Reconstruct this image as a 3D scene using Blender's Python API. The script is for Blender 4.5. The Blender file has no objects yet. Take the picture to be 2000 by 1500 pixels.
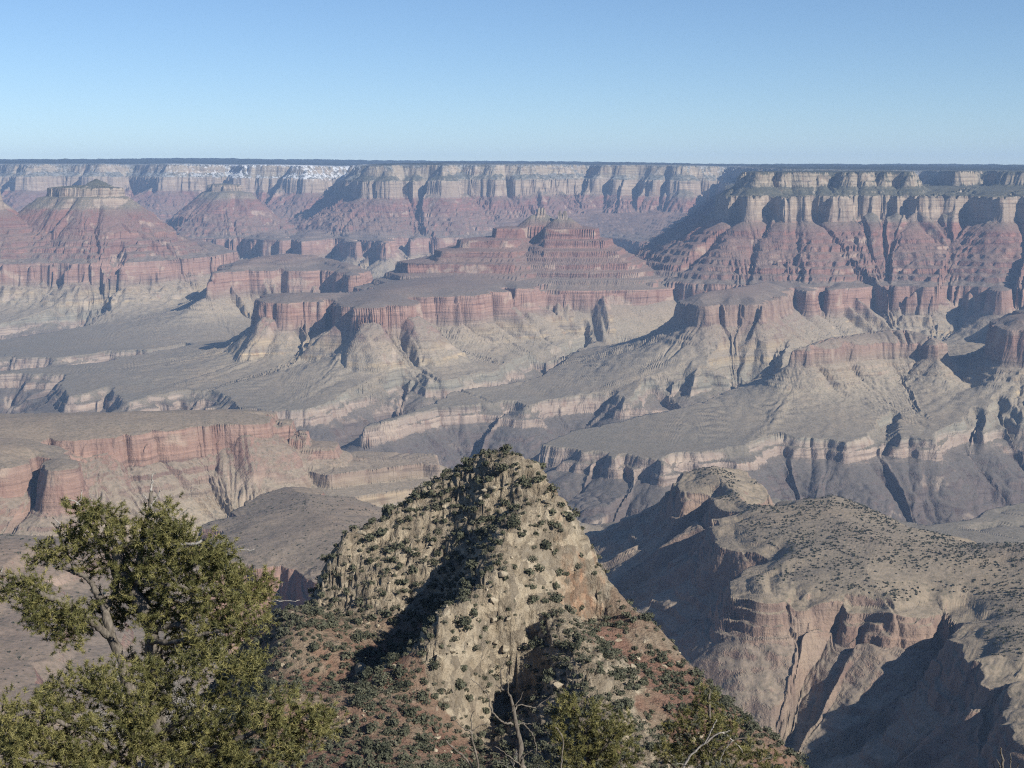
import bpy, math, random, time
import numpy as np

T0 = time.time()
C = bpy.context.scene.collection
Q = 1.0                      # mesh resolution factor

# ------------------------------------------------------------------ camera
F = 2747.0                   # focal length in units of a 2000 px wide frame
TH = math.radians(8.39)      # pitch below the horizon
CT, ST = math.cos(TH), math.sin(TH)
cam_d = bpy.data.cameras.new("camera")
cam = bpy.data.objects.new("camera", cam_d)
C.objects.link(cam)
cam.location = (0, 0, 0)
cam.rotation_euler = (math.pi / 2 - TH, 0, 0)
cam_d.sensor_width = 36.0
cam_d.lens = 36.0 * F / 2000.0
cam_d.clip_start = 0.5
cam_d.clip_end = 90000.0
S = bpy.context.scene
S.camera = cam

# ------------------------------------------------------------------ sky, sun, exposure
SUN_EL, SUN_AZ = math.radians(31.0), math.radians(50.0)   # az: to the right of straight behind
sun_dir = np.array([math.cos(SUN_EL) * math.sin(SUN_AZ), -math.cos(SUN_EL) * math.cos(SUN_AZ), math.sin(SUN_EL)])
W = bpy.data.worlds.new("World")
S.world = W
W.use_nodes = True
wn = W.node_tree
bg = wn.nodes["Background"]
sky = wn.nodes.new("ShaderNodeTexSky")
sky.sky_type = 'NISHITA'
sky.sun_disc = False
sky.sun_elevation = SUN_EL
sky.sun_rotation = math.pi - SUN_AZ      # clockwise from +Y
sky.altitude = 2200
sky.air_density = 1.0
sky.dust_density = 0.0
sky.ozone_density = 5.0
wn.links.new(sky.outputs[0], bg.inputs[0])
bg.inputs[1].default_value = 0.07
sl = bpy.data.lights.new("sun", 'SUN')
sl.energy = 5.0
sl.angle = math.radians(0.5)
sl.color = (1.0, 0.93, 0.82)
so = bpy.data.objects.new("sun", sl)
C.objects.link(so)
from mathutils import Vector
so.rotation_euler = Vector(sun_dir).to_track_quat('Z', 'Y').to_euler()
S.view_settings.view_transform = 'Standard'
S.view_settings.look = 'None'
S.view_settings.exposure = 0.68
S.view_settings.gamma = 1.0
S.cycles.use_denoising = False
S.cycles.filter_width = 1.15
S.cycles.max_bounces = 4
S.cycles.diffuse_bounces = 1
S.cycles.volume_bounces = 0

HAZE = 2.8e-5

# ------------------------------------------------------------------ numpy noise
rng = np.random.default_rng(11)
_perm = rng.permutation(256).astype(np.int32)
_perm2 = np.concatenate([_perm, _perm])
_ang = np.linspace(0, 2 * np.pi, 256, endpoint=False).astype(np.float32)
_gx, _gy = np.cos(_ang), np.sin(_ang)

def perlin(x, y, seed=0):
    """2D gradient noise, about -1..1"""
    x = np.asarray(x, np.float32) + seed * 17.31
    y = np.asarray(y, np.float32) + seed * 9.77
    xi = np.floor(x); yi = np.floor(y)
    xf = x - xi; yf = y - yi
    xi = xi.astype(np.int32) & 255; yi = yi.astype(np.int32) & 255
    u = xf * xf * xf * (xf * (xf * 6 - 15) + 10)
    v = yf * yf * yf * (yf * (yf * 6 - 15) + 10)
    a = _perm2[xi] + yi; b = _perm2[xi + 1] + yi
    def g(h, dx, dy): return _gx[h] * dx + _gy[h] * dy
    n00 = g(_perm2[a], xf, yf); n10 = g(_perm2[b], xf - 1, yf)
    n01 = g(_perm2[a + 1], xf, yf - 1); n11 = g(_perm2[b + 1], xf - 1, yf - 1)
    r = n00 + u * (n10 - n00)
    r2 = n01 + u * (n11 - n01)
    return (r + v * (r2 - r)) * 1.45

def ridge(x, y, seed=0):
    """0..1 with sharp crests at 1"""
    return 1.0 - np.minimum(np.abs(perlin(x, y, seed)) * 1.7, 1.0)

def cells(x, y, seed=0):
    """distances to the nearest and second nearest of one random point per cell"""
    x = np.asarray(x, np.float32) + seed * 31.7; y = np.asarray(y, np.float32) + seed * 11.3
    xi = np.floor(x).astype(np.int32); yi = np.floor(y).astype(np.int32)
    xf = x - xi; yf = y - yi
    best = np.full(x.shape, 9.0, np.float32); sec = best.copy()
    for i in (-1, 0, 1):
        for j in (-1, 0, 1):
            h = _perm2[_perm2[(xi + i) & 255] + ((yi + j) & 255)]
            h2 = _perm2[h + 37]
            d = (i + h / 255.0 - xf) ** 2 + (j + h2 / 255.0 - yf) ** 2
            sec = np.minimum(sec, np.maximum(best, d)); best = np.minimum(best, d)
    return np.sqrt(best), np.sqrt(sec)

# ------------------------------------------------------------------ looking along pixels of the 2000x1500 frame
def ray(px, py):
    u = (px - 1000.0) / F; v = (750.0 - py) / F
    return u, CT + v * ST, -ST + v * CT

def PD(px, py, D):
    u, yy, zz = ray(px, py)
    t = D / yy
    return (u * t, D, zz * t)

def XD(px, D, z):
    k = z / D
    v = (k * CT + ST) / (CT - k * ST)
    return ((px - 1000.0) / F * D / (CT + v * ST), D, z)

# height of the top of the red limestone cliff band (the reference bed), a smooth tilted sheet
_zc = [(300, 865, 3800), (1650, 1000, 3000), (640, 1110, 2450), (685, 598, 7400), (1224, 543, 9300), (1632, 560, 8500),
       (1700, 683, 5500), (300, 492, 11550)]
_zp = [PD(*a) for a in _zc] + [(-1600, 12800, -575), (0, 16500, -552), (-5200, 18000, -532), (5200, 12000, -640), (0, 24000, -540), (0, 300, -690)]
_zp = np.array(_zp, np.float64)

def zref(x, y):
    x = np.asarray(x, np.float64); y = np.asarray(y, np.float64)
    num = np.zeros(np.broadcast(x, y).shape); den = np.zeros_like(num)
    for a, b, c in _zp:
        w = 1.0 / ((x - a) ** 2 + (y - b) ** 2 + 1200.0 ** 2) ** 1.5
        num += w * c; den += w
    return num / den

def P(px, py, s):
    u, yy, zz = ray(px, py)
    z = -700.0 + s
    for _ in range(12):
        t = z / zz
        z = float(zref(u * t, yy * t)) + s
    t = z / zz
    return (u * t, yy * t)

def H(px, D, s):
    x = (px - 1000.0) / F * D
    for _ in range(4):
        z = float(zref(x, D)) + s
        x = XD(px, D, z)[0]
    return (x, D)

# ------------------------------------------------------------------ the canyon's stepped profile: offset outward -> bed height
def make_profile(rw=165.0, wide=30):
    d = [0.0]; s = [690.0]
    def go(dd, ds, ledges=0, frac=0.75, w=0.12):
        d0, s0 = d[-1], s[-1]
        if ledges == 0:
            d.append(d0 + dd); s.append(s0 + ds); return
        for k in range(ledges):
            f = frac * (0.75 + 0.5 * ((k * 37 % 11) / 10.0))
            f = min(f, 0.95)
            d.append(d0 + dd * (k + w) / ledges); s.append(s0 + ds * (k + f) / ledges)
            d.append(d0 + dd * (k + 1) / ledges); s.append(s0 + ds * (k + 1) / ledges)
    go(70, -100, 3, 0.8, 0.35)
    go(115, -60, 2, 0.3, 0.08)
    go(34, -165, 2, 0.85, 0.5)
    go(150, -65)
    go(560, -300, 7, 0.52, 0.09)
    go(45, -8)
    go(wide, -rw + 8, 3, 0.85, 0.6) if wide < 40 else go(wide, -rw + 8, 4, .6, .25)
    go(180, -105, 4, 0.42, 0.1)
    m = -rw - 105
    for dd, k in ((90, .2), (130, .42), (170, .62), (220, .8), (280, .93), (420, 1.0)):
        d.append(d[-1] + dd); s.append(m + (-388 - m) * k)
    go(3000, -14)
    return np.array(d), np.array(s)

PROF = {'full': make_profile(165.0), 'low': make_profile(110.0), 'worn': make_profile(84.0, 52), 'short': make_profile(88.0, 24), 'cone': (np.array([0.0, 1600.0, 4000.0]), np.array([690.0, -400.0, -401.0]))}
RWB = {'full': -165.0, 'low': -110.0, 'worn': -84.0, 'short': -88.0, 'cone': -390.0}
SMOOTH = {}
for _k, (_d, _s) in PROF.items():
    _b = RWB[_k]
    _ls = [690, 590, 530, 365, 300, 0, -8, _b, _b - 105, -388, -402]
    _dd = [float(np.interp(-v, -_s, _d)) for v in _ls]
    _fine = np.linspace(_dd[-3], _d[-1], 60)
    SMOOTH[_k] = (np.concatenate([_dd[:-2], _fine[1:]]), np.concatenate([_ls[:-2], np.interp(_fine, _d, _s)[1:]]))
def off_of(s0, prof):
    d, s = PROF[prof]
    return float(np.interp(-s0, -s, d))

# ------------------------------------------------------------------ landforms traced by bed level; each is a rim outline
LAND = []
def land(name, pts, s, rise=0.1, top=40.0, prof='full', reach=1500.0, cell=None, rough=1.0, rill=1.0, lip=0.0):
    xy = []
    for p in pts:
        if p[0] == 'h': xy.append(H(p[1], p[2], s))
        elif p[0] == 'x': xy.append((p[1], p[2]))
        else: xy.append(P(p[0], p[1], s))
    LAND.append(dict(name=name, xy=np.array(xy), s=s, rise=rise, top=top, prof=prof, reach=reach, cell=cell, rough=rough, rill=rill, lip=lip))
def hh(*a): return [('h', p, d) for p, d in a]

land('north_plateau', hh((-700,19000),(-300,18500),(0,18200),(60,17600),(130,18200),(200,17700),(260,18500),(330,17500),(420,17700),(450,18800),(480,17300),(560,17300),(600,17000),(640,18500),(690,19500),(690,15400),(720,14500),(760,14400),(800,14700),(860,14500),(900,15200),(960,15100),(1040,15300),(1120,15800),(1150,16600),(1180,15600),(1260,15500),(1330,15300),(1400,15900),(1415,17200),(1450,14600),(1520,13500),(1700,13200),(1800,13300),(1830,12300),(1850,10700),(1900,10600),(1925,11500),(1950,10450),(2040,10300),(2150,10400),(2500,10300),(3300,30000),(-1500,30000)),
     690, rise=0.027, top=260, reach=2300, cell=70, rough=1.9)
land('flat_topped_mesa', hh((1448,9850),(1480,9700),(1505,9720),(1518,9900),(1530,9740),(1600,9700),(1612,9930),(1636,9930),(1646,9700),(1690,9660),(1712,9830),(1728,9690),(1745,9760),(1776,9650),(1788,10000),(1770,11500),(1600,11800),(1460,11200)),
     690, rise=0.01, top=10, reach=1900, cell=25, rough=.8)
land('flat_topped_mesa', hh((1410,10000),(1416,9560),(1440,9600),(1455,9420),(1482,9420),(1500,9520),(1530,9340),(1573,9320),(1585,9570),(1618,9560),(1630,9380),(1662,9390),(1672,9560),(1690,9560),(1700,9390),(1722,9520),(1742,9510),(1750,9370),(1764,9560),(1774,9540),(1784,9320),(1830,9400),(1900,9330),(1960,9100),(2000,9150),(2100,8900),(2500,9000),(2500,14000),(1420,14500),(1418,11500)),
     530, rise=0.08, top=60, reach=1700, cell=25, rough=.8)
land('north_wall', hh((560,13500),(590,13000),(640,13300),(650,13700),(690,12800),(700,13500),(755,12650),(765,13600),(793,13900),(800,13500),(846,13700),(852,14300),(900,14000),(960,13800),(1050,13900),(1150,14000),(1250,13500),(1310,12900),(1360,13400),(1400,12400),(1460,11600),(1700,13000),(1400,18000),(700,18000),(560,16500)),
     0, rise=0.27, top=330, reach=1500, cell=45, rough=1.8)
land('layered_butte', hh((-400,10340),(0,10669),(30,10998),(70,10951),(140,11515),(156,12220),(175,12220),(188,11327),(252,11562),(285,11374),(332,11327),(345,11515),(402,10951),(438,11139),(450,11656),(430,12502),(300,12972),(0,13160),(-400,13160)),
     0, rise=0.33, top=330, reach=1500, cell=40, rough=1.3)
land('layered_butte', hh((92,11233),(118,11045),(160,10951),(200,10998),(234,11139),(230,11515),(160,11750),(100,11562)), 522, rise=0.12, top=25, reach=1500, cell=25)
land('layered_butte', hh((176,11261),(196,11261),(196,11336),(180,11336)), 575, rise=0.9, top=40, reach=700, cell=12)
land('layered_butte', hh((72,11180),(108,10980),(160,10890),(205,10930),(254,11080),(250,11560),(160,11800),(85,11600)), 446, rise=.2, top=30, reach=330, cell=20, prof='cone')
land('layered_butte', hh((-60,10810),(-10,10763),(6,10904),(0,11280),(-60,11280)), 520, rise=0.1, top=30, reach=1300, cell=25)
land('small_capped_butte', hh((367,13600),(395,13900),(425,13600),(472,13700),(500,13300),(556,13050),(566,13300),(545,14800),(400,15500),(300,15500)), 0, rise=0.27, top=330, reach=1400, cell=35, rough=1.3)
land('small_capped_butte', hh((396,14450),(430,14270),(455,14300),(482,14400),(475,14950),(402,14950)), 425, rise=.2, top=30, reach=330, cell=20, prof='cone')
land('small_capped_butte', hh((408,14500),(430,14350),(455,14380),(472,14480),(465,14900),(412,14900)), 500, rise=0.12, top=25, reach=1300, cell=25)
land('red_wall_butte', hh((418,9550),(434,9680),(470,9700),(520,9780),(609,9830),(614,10150),(628,9950),(660,9700),(693,9500),(722,9950),(650,10550),(540,10750),(450,10250)), 0, rise=0.4, top=120, cell=22)
land('red_wall_butte', hh((398,9450),(430,9500),(450,9900),(420,9950)), -60, rise=0.1, top=10, cell=22)
land('twin_pinnacle_butte', hh((505,8050),(520,7720),(560,7650),(595,7750),(640,7700),(660,7900),(672,7950),(677,7500),(685,7360),(720,7330),(760,7420),(798,7460),(806,7950),(860,8050),(900,8000),(940,8200),(960,8230),(982,8320),(986,8650),(1010,8450),(1030,8480),(1036,8800),(1080,8950),(1122,8950),(1130,9250),(1160,8950),(1224,8900),(1240,9250),(1273,8950),(1283,9800),(1304,9300),(1340,9200),(1350,10000),(1380,10000),(1400,9300),(1440,9100),(1460,9300),(1496,8550),(1530,8480),(1555,8620),(1580,8330),(1592,8800),(1605,8750),(1632,8450),(1700,8700),(1786,8750),(1800,9400),(1815,8950),(1835,8650),(1848,8850),(1858,9900),(1900,10000),(1915,9000),(1940,8650),(1956,8350),(1985,9200),(2060,9700),(2200,9800),(2300,10500),(1500,10600),(1300,10900),(1100,11000),(900,10500),(850,9900),(775,9300),(748,8800),(722,8450),(685,8150),(600,8130),(515,8130)),
     0, rise=0.16, top=60, cell=25, rough=1.0)
land('twin_pinnacle_butte', hh((772,9200),(800,9000),(900,8960),(1000,8930),(1008,9150),(1045,9360),(1060,9060),(1130,9040),(1225,9060),(1250,9400),(1200,10100),(1000,10200),(850,9900)), 110, rise=.1, top=20, lip=50, rill=.15, reach=900, cell=14, rough=.45)
land('twin_pinnacle_butte', hh((848,9330),(862,9140),(950,9110),(1000,9100),(1050,9500),(1062,9170),(1130,9150),(1205,9170),(1220,9500),(1180,10050),(1000,10100),(880,9800)), 180, rise=.1, top=20, lip=34, rill=.15, reach=900, cell=14, rough=.45)
land('twin_pinnacle_butte', hh((893,9420),(905,9270),(990,9250),(1056,9640),(1064,9280),(1130,9260),(1183,9280),(1195,9600),(1160,10000),(1000,10000),(920,9700)), 245, rise=.1, top=20, lip=34, rill=.15, reach=900, cell=14, rough=.45)
land('twin_pinnacle_butte', hh((960,9550),(968,9440),(1016,9460),(1058,9790),(1066,9380),(1090,9370),(1130,9370),(1162,9380),(1170,9650),(1150,9900),(1050,10000),(975,9800)), 315, rise=.08, top=25, lip=58, rill=.15, reach=900, cell=14, rough=.45)
land('twin_pinnacle_butte', hh((1040,9660),(1072,9660),(1068,9720),(1046,9720)), 400, rise=.5, top=8, reach=105, cell=6, rough=.3, prof='cone')
land('twin_pinnacle_butte', hh((1050,9668),(1066,9668),(1063,9705),(1053,9705)), 446, rise=.5, top=14, reach=40, cell=4, rough=.15, prof='cone', lip=40)
land('twin_pinnacle_butte', hh((1086,9560),(1114,9560),(1108,9620),(1092,9620)), 384, rise=.5, top=8, reach=80, cell=6, rough=.3, prof='cone')
land('twin_pinnacle_butte', hh((1091,9570),(1097,9570),(1096,9596),(1092,9596)), 428, rise=1, top=6, reach=30, cell=4, rough=.1, prof='cone', lip=38)
land('twin_pinnacle_butte', hh((1100,9570),(1107,9570),(1106,9596),(1101,9596)), 428, rise=1, top=6, reach=30, cell=4, rough=.1, prof='cone', lip=38)
# big mesa's own red apron
land('flat_topped_mesa', hh((1330,9900),(1430,9200),(1560,9150),(1700,9200),(1800,9250),(1960,9000),(2200,8800),(2300,12000),(1400,12000)), 260, rise=0.05, top=30, reach=1200, cell=30)
land('tan_fin', hh((1335,7750),(1345,7500),(1380,7430),(1410,7550),(1425,7480),(1450,7520),(1475,7420),(1490,7400),(1500,7750),(1540,8400),(1480,8700),(1400,8050)), 0, rise=0.42, top=80, cell=18, prof='low', rough=.8)
land('orange_fin', hh((1548,6330),(1580,6300),(1643,6420),(1690,6480),(1716,6600),(1793,6580),(1830,6450),(1850,6560),(1800,6850),(1700,6850),(1600,6600)), -105, rise=0.75, top=60, prof='full', cell=14, rough=.8)
land('east_spur', hh((1975,6650),(1995,6350),(2060,6300),(2400,6400),(2400,7600),(2050,7400)), 20, rise=0.4, top=200, cell=25)
land('east_spur', hh((2060,8600),(2060,7900),(2200,7700),(2500,7800),(2500,9500),(2200,9500)), 0, rise=0.5, top=400, cell=25)
# nearer, south of the river
land('long_red_wall', [(-300,875),(21,867),(80,853),(196,846),(290,836),(371,822),(420,820),(500,817)] + hh((508,4240),(450,4300),(300,4270),(0,4200),(-300,4200)), 0, rise=0.2, top=35, prof='short', reach=1100, cell=12, rough=.4)
land('long_red_wall', hh((490,4160),(549,4170),(572,4190),(568,4300),(490,4300)), -32, rise=.3, top=8, prof='short', reach=900, cell=8, rough=.3)
land('long_red_wall', hh((560,4150),(597,4160),(604,4280),(560,4300)), -64, rise=.3, top=6, prof='short', reach=900, cell=8, rough=.3)
land('long_red_wall', hh((590,4130),(655,4140),(662,4260),(590,4290)), -96, rise=.2, top=6, prof='short', reach=900, cell=8, rough=.3, lip=22)
land('long_red_wall', hh((600,4060),(640,4010),(700,4060),(825,4160),(858,4140),(852,4300),(700,4360),(600,4320)), -146, rise=.08, top=8, prof='short', reach=900, cell=10, rough=.4, lip=28)
land('long_red_wall', hh((560,3900),(640,3880),(700,3920),(800,4020),(870,4060),(880,4300),(700,4400),(560,4400)), -190, rise=.06, top=8, prof='short', reach=900, cell=10, rough=.4, lip=26)
land('long_red_wall', [(-250,915),(0,906),(52,895),(98,892),(108,908)] + hh((95,3800),(-250,3800)), 0, rise=0.3, top=40, prof='low', reach=900, cell=12)
land('tonto_platform', hh((25,4900),(45,4900),(60,5000),(20,5000)), -200, rise=0.5, top=25, prof='low', reach=700, cell=10)
land('west_spur', [(428,1020),(436,1044),(462,1050),(470,1072),(500,1090),(520,1096),(560,1098),(640,1116),(700,1130),(760,1150)] + hh((900,2480),(900,2650),(760,2900),(690,3050),(620,3120),(575,3170),(545,3120),(500,3000)), 0, rise=0.22, top=58, prof='low', reach=1000, cell=8, rough=.45)
land('west_spur', hh((-300,2600),(0,2720),(150,2690),(300,2650),(372,2660),(392,2500),(370,2300),(400,2050),(440,1750),(540,1400),(650,1000),(-500,900),(-700,1500),(-600,2500)), 0, rise=0.3, top=330, prof='low', reach=1000, cell=10, rough=.6)
land('shrubby_mesa', [(1347,912),(1350,935),(1370,952),(1419,968),(1440,997),(1446,1060),(1487,1073),(1482,1141),(1500,1150),(1512,1118),(1532,1145),(1548,1120),(1572,1150),(1608,1154),(1662,1168),(1700,1172),(1748,1186),(1766,1190),(1790,1165),(1830,1150),(1880,1160),(1922,1195),(1918,1235),(1900,1262),(1950,1280),(1991,1307),(2040,1300),(2060,1420),(2120,1500),(2200,1600)] + hh((2900,1500),(2900,3000)) + [(2100,1090),(1910,1064),(1802,1028),(1721,992),(1644,963),(1581,970),(1500,985),(1487,980),(1450,940),(1437,914),(1400,909)],
     0, rise=0.17, top=46, prof='worn', reach=1200, cell=8, rough=.8)
land('shrubby_mesa', [(1830,1085),(1900,1068),(2000,1062),(2300,1080),(2300,1220),(2000,1165),(1900,1125)], 6, rise=0.25, top=70, reach=30, cell=8, rough=.5)
land('south_wall', [('x',-6000,-800),('x',-6000,500),('x',-700,560),('x',-150,640),('x',120,560),('x',700,350),('x',2500,500),('x',6000,300),('x',6000,-800)], 365, rise=0.2, top=300, reach=1500, cell=25)

GORGE = []
def gorge(pts, s=-385):
    GORGE.append(np.array([H(p[1], p[2], s) if p[0] == 'h' else P(p[0], p[1], s) for p in pts]))
gorge([(-300,735),(38,729),(119,734),(112,755),(130,775),(160,772),(210,761),(235,785),(250,790),(290,775),(350,769),(406,768),(430,775),(470,800),(520,806),(600,803),(655,790),(700,775),(770,755),(825,753),(832,765),(890,762),(965,745),(1003,724),(1038,713),(1115,696),(1140,680),(1152,690),(1110,712),(1049,747),(960,765),(885,775),(860,785),(800,805),(720,826),(705,838),(790,818),(856,800),(944,794),(1010,787),(1018,802),(1063,783),(1196,776),(1215,792),(1245,783),(1266,762),(1343,752),(1352,765),(1412,741),(1496,745),(1540,735),(1520,760),(1475,775),(1422,792),(1370,810),(1273,820),(1120,840),(1066,858),(1060,868),(1105,874),(1118,885),(1168,881),(1200,898),(1215,885),(1273,899),(1300,908),(1320,890),(1380,885),(1430,878),(1496,866),(1527,860),(1580,866),(1629,867),(1660,871),(1690,865),(1720,852),(1745,830),(1760,865),(1825,867),(1839,850),(1881,839),(1905,830),(1915,848),(1951,822),(2000,840),(2300,820)]
      + [(2300,950),(2000,978),(1950,985),(1900,1005),(1850,1020),(1810,1027)] + hh((1700,4450),(1600,4700),(1490,4750),(1400,4600),(1300,4350),(1240,4250),(1160,4230),(1100,4350),(900,4700),(750,4900),(650,5000),(500,5250),(300,5400),(0,5400),(-300,5300)))
gorge([(-200,655),(0,640),(154,623),(241,605),(255,611),(170,640),(0,662),(-200,675)])
gorge([(-200,705),(0,697),(120,700),(210,690),(290,690),(364,677),(380,683),(200,711),(0,722),(-200,735)])
_g = ((0, 0), (12, -35), (22, -40), (30, -72), (90, -110), (500, -400), (560, -412), (3000, -420))
GD, GZ = np.array([a for a, b in _g], float), np.array([b for a, b in _g], float)

def sdf_grid(xy, reach, cell):
    x0, y0 = xy.min(0) - reach; x1, y1 = xy.max(0) + reach
    x0 = max(x0, -9000); x1 = min(x1, 9500)
    nx = int((x1 - x0) / cell) + 2; ny = int((y1 - y0) / cell) + 2
    gx, gy = np.meshgrid(x0 + np.arange(nx) * cell, y0 + np.arange(ny) * cell)
    best = np.full(gx.shape, 1e18); ins = np.zeros(gx.shape, bool)
    n = len(xy)
    for i in range(n):
        ax, ay = xy[i]; bx, by = xy[(i + 1) % n]
        ex, ey = bx - ax, by - ay
        t = np.clip(((gx - ax) * ex + (gy - ay) * ey) / (ex * ex + ey * ey + 1e-9), 0, 1)
        best = np.minimum(best, (gx - ax - t * ex) ** 2 + (gy - ay - t * ey) ** 2)
        cond = (ay > gy) != (by > gy)
        if ay != by:
            ins ^= cond & (gx < ex * (gy - ay) / ey + ax)
    d = np.sqrt(best); d[ins] *= -1
    qy, qx = np.gradient(d, cell)
    m = np.maximum(np.sqrt(qx * qx + qy * qy), 0.3)
    return dict(x0=x0, y0=y0, cell=cell, nx=nx, ny=ny, d=d.astype(np.float32), gx=(qx / m).astype(np.float32), gy=(qy / m).astype(np.float32))

def samp(G, x, y):
    fx = np.clip((x - G['x0']) / G['cell'], 0, G['nx'] - 1.001); fy = np.clip((y - G['y0']) / G['cell'], 0, G['ny'] - 1.001)
    i = fx.astype(np.int32); j = fy.astype(np.int32)
    u = (fx - i).astype(np.float32); v = (fy - j).astype(np.float32)
    out = []
    for k in ('d', 'gx', 'gy'):
        A = G[k]
        out.append((A[j, i] * (1 - u) + A[j, i + 1] * u) * (1 - v) + (A[j + 1, i] * (1 - u) + A[j + 1, i + 1] * u) * v)
    return out

for L in LAND: L['G'] = sdf_grid(L['xy'], L['reach'] + 100, L['cell'] or 25)
GG = [sdf_grid(g, 150, 14 if k == 0 else 20) for k, g in enumerate(GORGE)]

def canyon(x, y):
    """height, landform index and bed height for flat arrays of plan points"""
    zr = zref(x, y)
    r = np.sqrt(x * x + y * y)
    near = np.clip((r - 1500) / 4500, 0, 1)
    # outline wander
    wx = np.zeros_like(x); wy = np.zeros_like(x)
    for k, (lam, amp) in enumerate(((420, 26), (190, 15), (85, 8), (38, 4.2))):
        wx += perlin(x / lam, y / lam, 3 + k) * amp
        wy += perlin(x / lam, y / lam, 13 + k) * amp
    h = zr - 388 + 10 * perlin(x / 900, y / 900, 31) + 6 * perlin(x / 240, y / 240, 32) - 16 * ridge(x / 420 + .3 * perlin(x / 200, y / 200, 34), y / 420, 35) ** 5 - 8 * ridge(x / 150 + .3 * perlin(x / 90, y / 90, 34), y / 150, 33) ** 4 + .2 * perlin(x / 35, y / 35, 36)
    idx = np.full(x.shape, -1, np.int16)
    for k, L in enumerate(LAND):
        G = L['G']
        m = (x > G['x0']) & (x < G['x0'] + (G['nx'] - 1) * G['cell']) & (y > G['y0']) & (y < G['y0'] + (G['ny'] - 1) * G['cell'])
        ii = np.nonzero(m)[0]
        if len(ii) == 0: continue
        R = L['rough']
        px = x[ii] + wx[ii] * R; py = y[ii] + wy[ii] * R
        d, gx, gy = samp(G, px, py)
        kk = d < L['reach']
        ii = ii[kk]; d = d[kk]; px = px[kk]; py = py[kk]; gx = gx[kk]; gy = gy[kk]
        if len(ii) == 0: continue
        nr = near[ii]
        dp = np.maximum(d, 0)
        cx = px - d * gx * 0.9; cy = py - d * gy * 0.9
        # alcoves and buttresses near the rim, gullies further down
        small = 0.35 if L['reach'] < 1000 and L['cell'] < 16 and R < .7 and L['name'] != 'shrubby_mesa' else 1.0
        al = (ridge(cx / (300 * R + 60), cy / (300 * R + 60), 41 + k) ** 4) * 105 * R + (ridge(cx / 150, cy / 150, 42) ** 2) * 22 * (0.4 + R * .6) \
            + (ridge(cx / 62, cy / 62, 43) ** 2) * 7 + (ridge(cx / 27, cy / 27, 44) ** 1.5) * 2.6
        al = (al - 17) * small * (.35 if L['lip'] else 1.0)
        gl = ridge(cx / 130, cy / 130, 47) ** 2 * 1.1 + ridge(cx / 52 + .25 * perlin(px / 60, py / 60, 77), cy / 52, 48) ** 2 * 0.75 + ridge((cx + .12 * dp) / 22, (cy - .12 * dp) / 22, 49) ** 2 * 0.4 + .35 * perlin(px / 45, py / 45, 78)
        g = np.clip((dp - 30) / 220, 0, 1)
        if L['s'] >= 250 and L['reach'] >= 1100:      # great spurs on the long upper slopes
            gl = gl + np.clip((dp - 60) / 320, 0, 1) * (ridge(cx / (420 + 260 * R), cy / (420 + 260 * R), 46) ** 1.6 - .25) * 3.4
        de = d + al * np.clip((d + 60) / 60, 0, 1) * (1 - 0.4 * g) + gl * g * (38 + .05 * dp) * L['rill']
        de += perlin(x[ii] / 14, y[ii] / 14, 51) * 2.2 * (1 - nr * .5) + perlin(x[ii] / 6, y[ii] / 6, 52) * 0.9 * (1 - nr)
        pd, ps = PROF[L['prof']]
        o = off_of(L['s'], L['prof'])
        dd = np.maximum(de, 0) + o
        cw = np.interp(dd, pd, ps); cw = np.where((cw < 2) & (cw > RWB[L['prof']] - 4) | (cw > 360), 1.0, .3)
        dd = np.maximum(dd + cw * (perlin(cx / 38, cy / 38 + dd / 13, 75) * 6 + perlin(cx / 16, cy / 16 + dd / 6, 76) * 2.6), o)
        sb = np.interp(dd, pd, ps)
        if L['lip']: sb = sb - L['lip'] * np.clip(de / 9, 0, 1)
        # ledges come and go along the slope
        sm = np.interp(dd, *SMOOTH[L['prof']])
        wl = np.clip(.85 + .8 * perlin(cx / 210, sb / 34 + cy / 210, 71) + .5 * perlin(cx / 70, sb / 20 + cy / 70, 72), 0, 1)
        wl = np.where((sb < -4) & (sb > RWB[L['prof']]) | (sb > 366), 1.0, wl)
        if L['lip'] == 0: sb = sm + (sb - sm) * wl
        # scree fans piled against the walls
        for top_s, bot_s, sc in () if L['prof'] == 'cone' else ((0., RWB[L['prof']], 1.0), (530., 365., .9)):
            if L['s'] < top_s - 30: continue
            d0 = float(np.interp(-bot_s, -ps, pd))
            ap = (.06 + perlin(cx / 190, cy / 190, 73) * .7 + perlin(cx / 60, cy / 60, 74) * .3) * (top_s - bot_s) * sc
            sb = np.where((sb < top_s), np.maximum(sb, np.minimum(bot_s + ap - .66 * np.abs(dd - d0 + 8), top_s)), sb)
        inn = np.maximum(-de, 0)
        up = L['top'] * (1 - np.exp(-inn * L['rise'] / max(L['top'], 1)))
        if L['top'] > 80 and L['name'] != 'north_plateau':   # ledgy red slopes inside
            up = up * (1 + .12 * perlin(x[ii] / 260, y[ii] / 260, 53)) - np.clip(inn / 120, 0, 1) * 9 * ridge(x[ii] / 230, y[ii] / 230, 54) ** 3
            up = np.maximum(up, 0)
            q = up / 26.0 + .35 * perlin(x[ii] / 300, y[ii] / 300, 56); f = q - np.floor(q)
            up = np.maximum(up + 26.0 * (np.where(f < .78, f * .5, .39 + (f - .78) * 2.77) - f), 0)
        if L['name'] == 'north_plateau':
            up *= np.clip(.92 - x[ii] / 9000, .6, 1.5)
            up += (22 * perlin(x[ii] / 3600, y[ii] / 3600, 50) + 13 * perlin(x[ii] / 900, y[ii] / 900, 55) + 5 * perlin(x[ii] / 200, y[ii] / 200, 56) + 11 * perlin(x[ii] / 130, y[ii] / 300, 49)) * np.clip(inn / 200, 0, 1)
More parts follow.
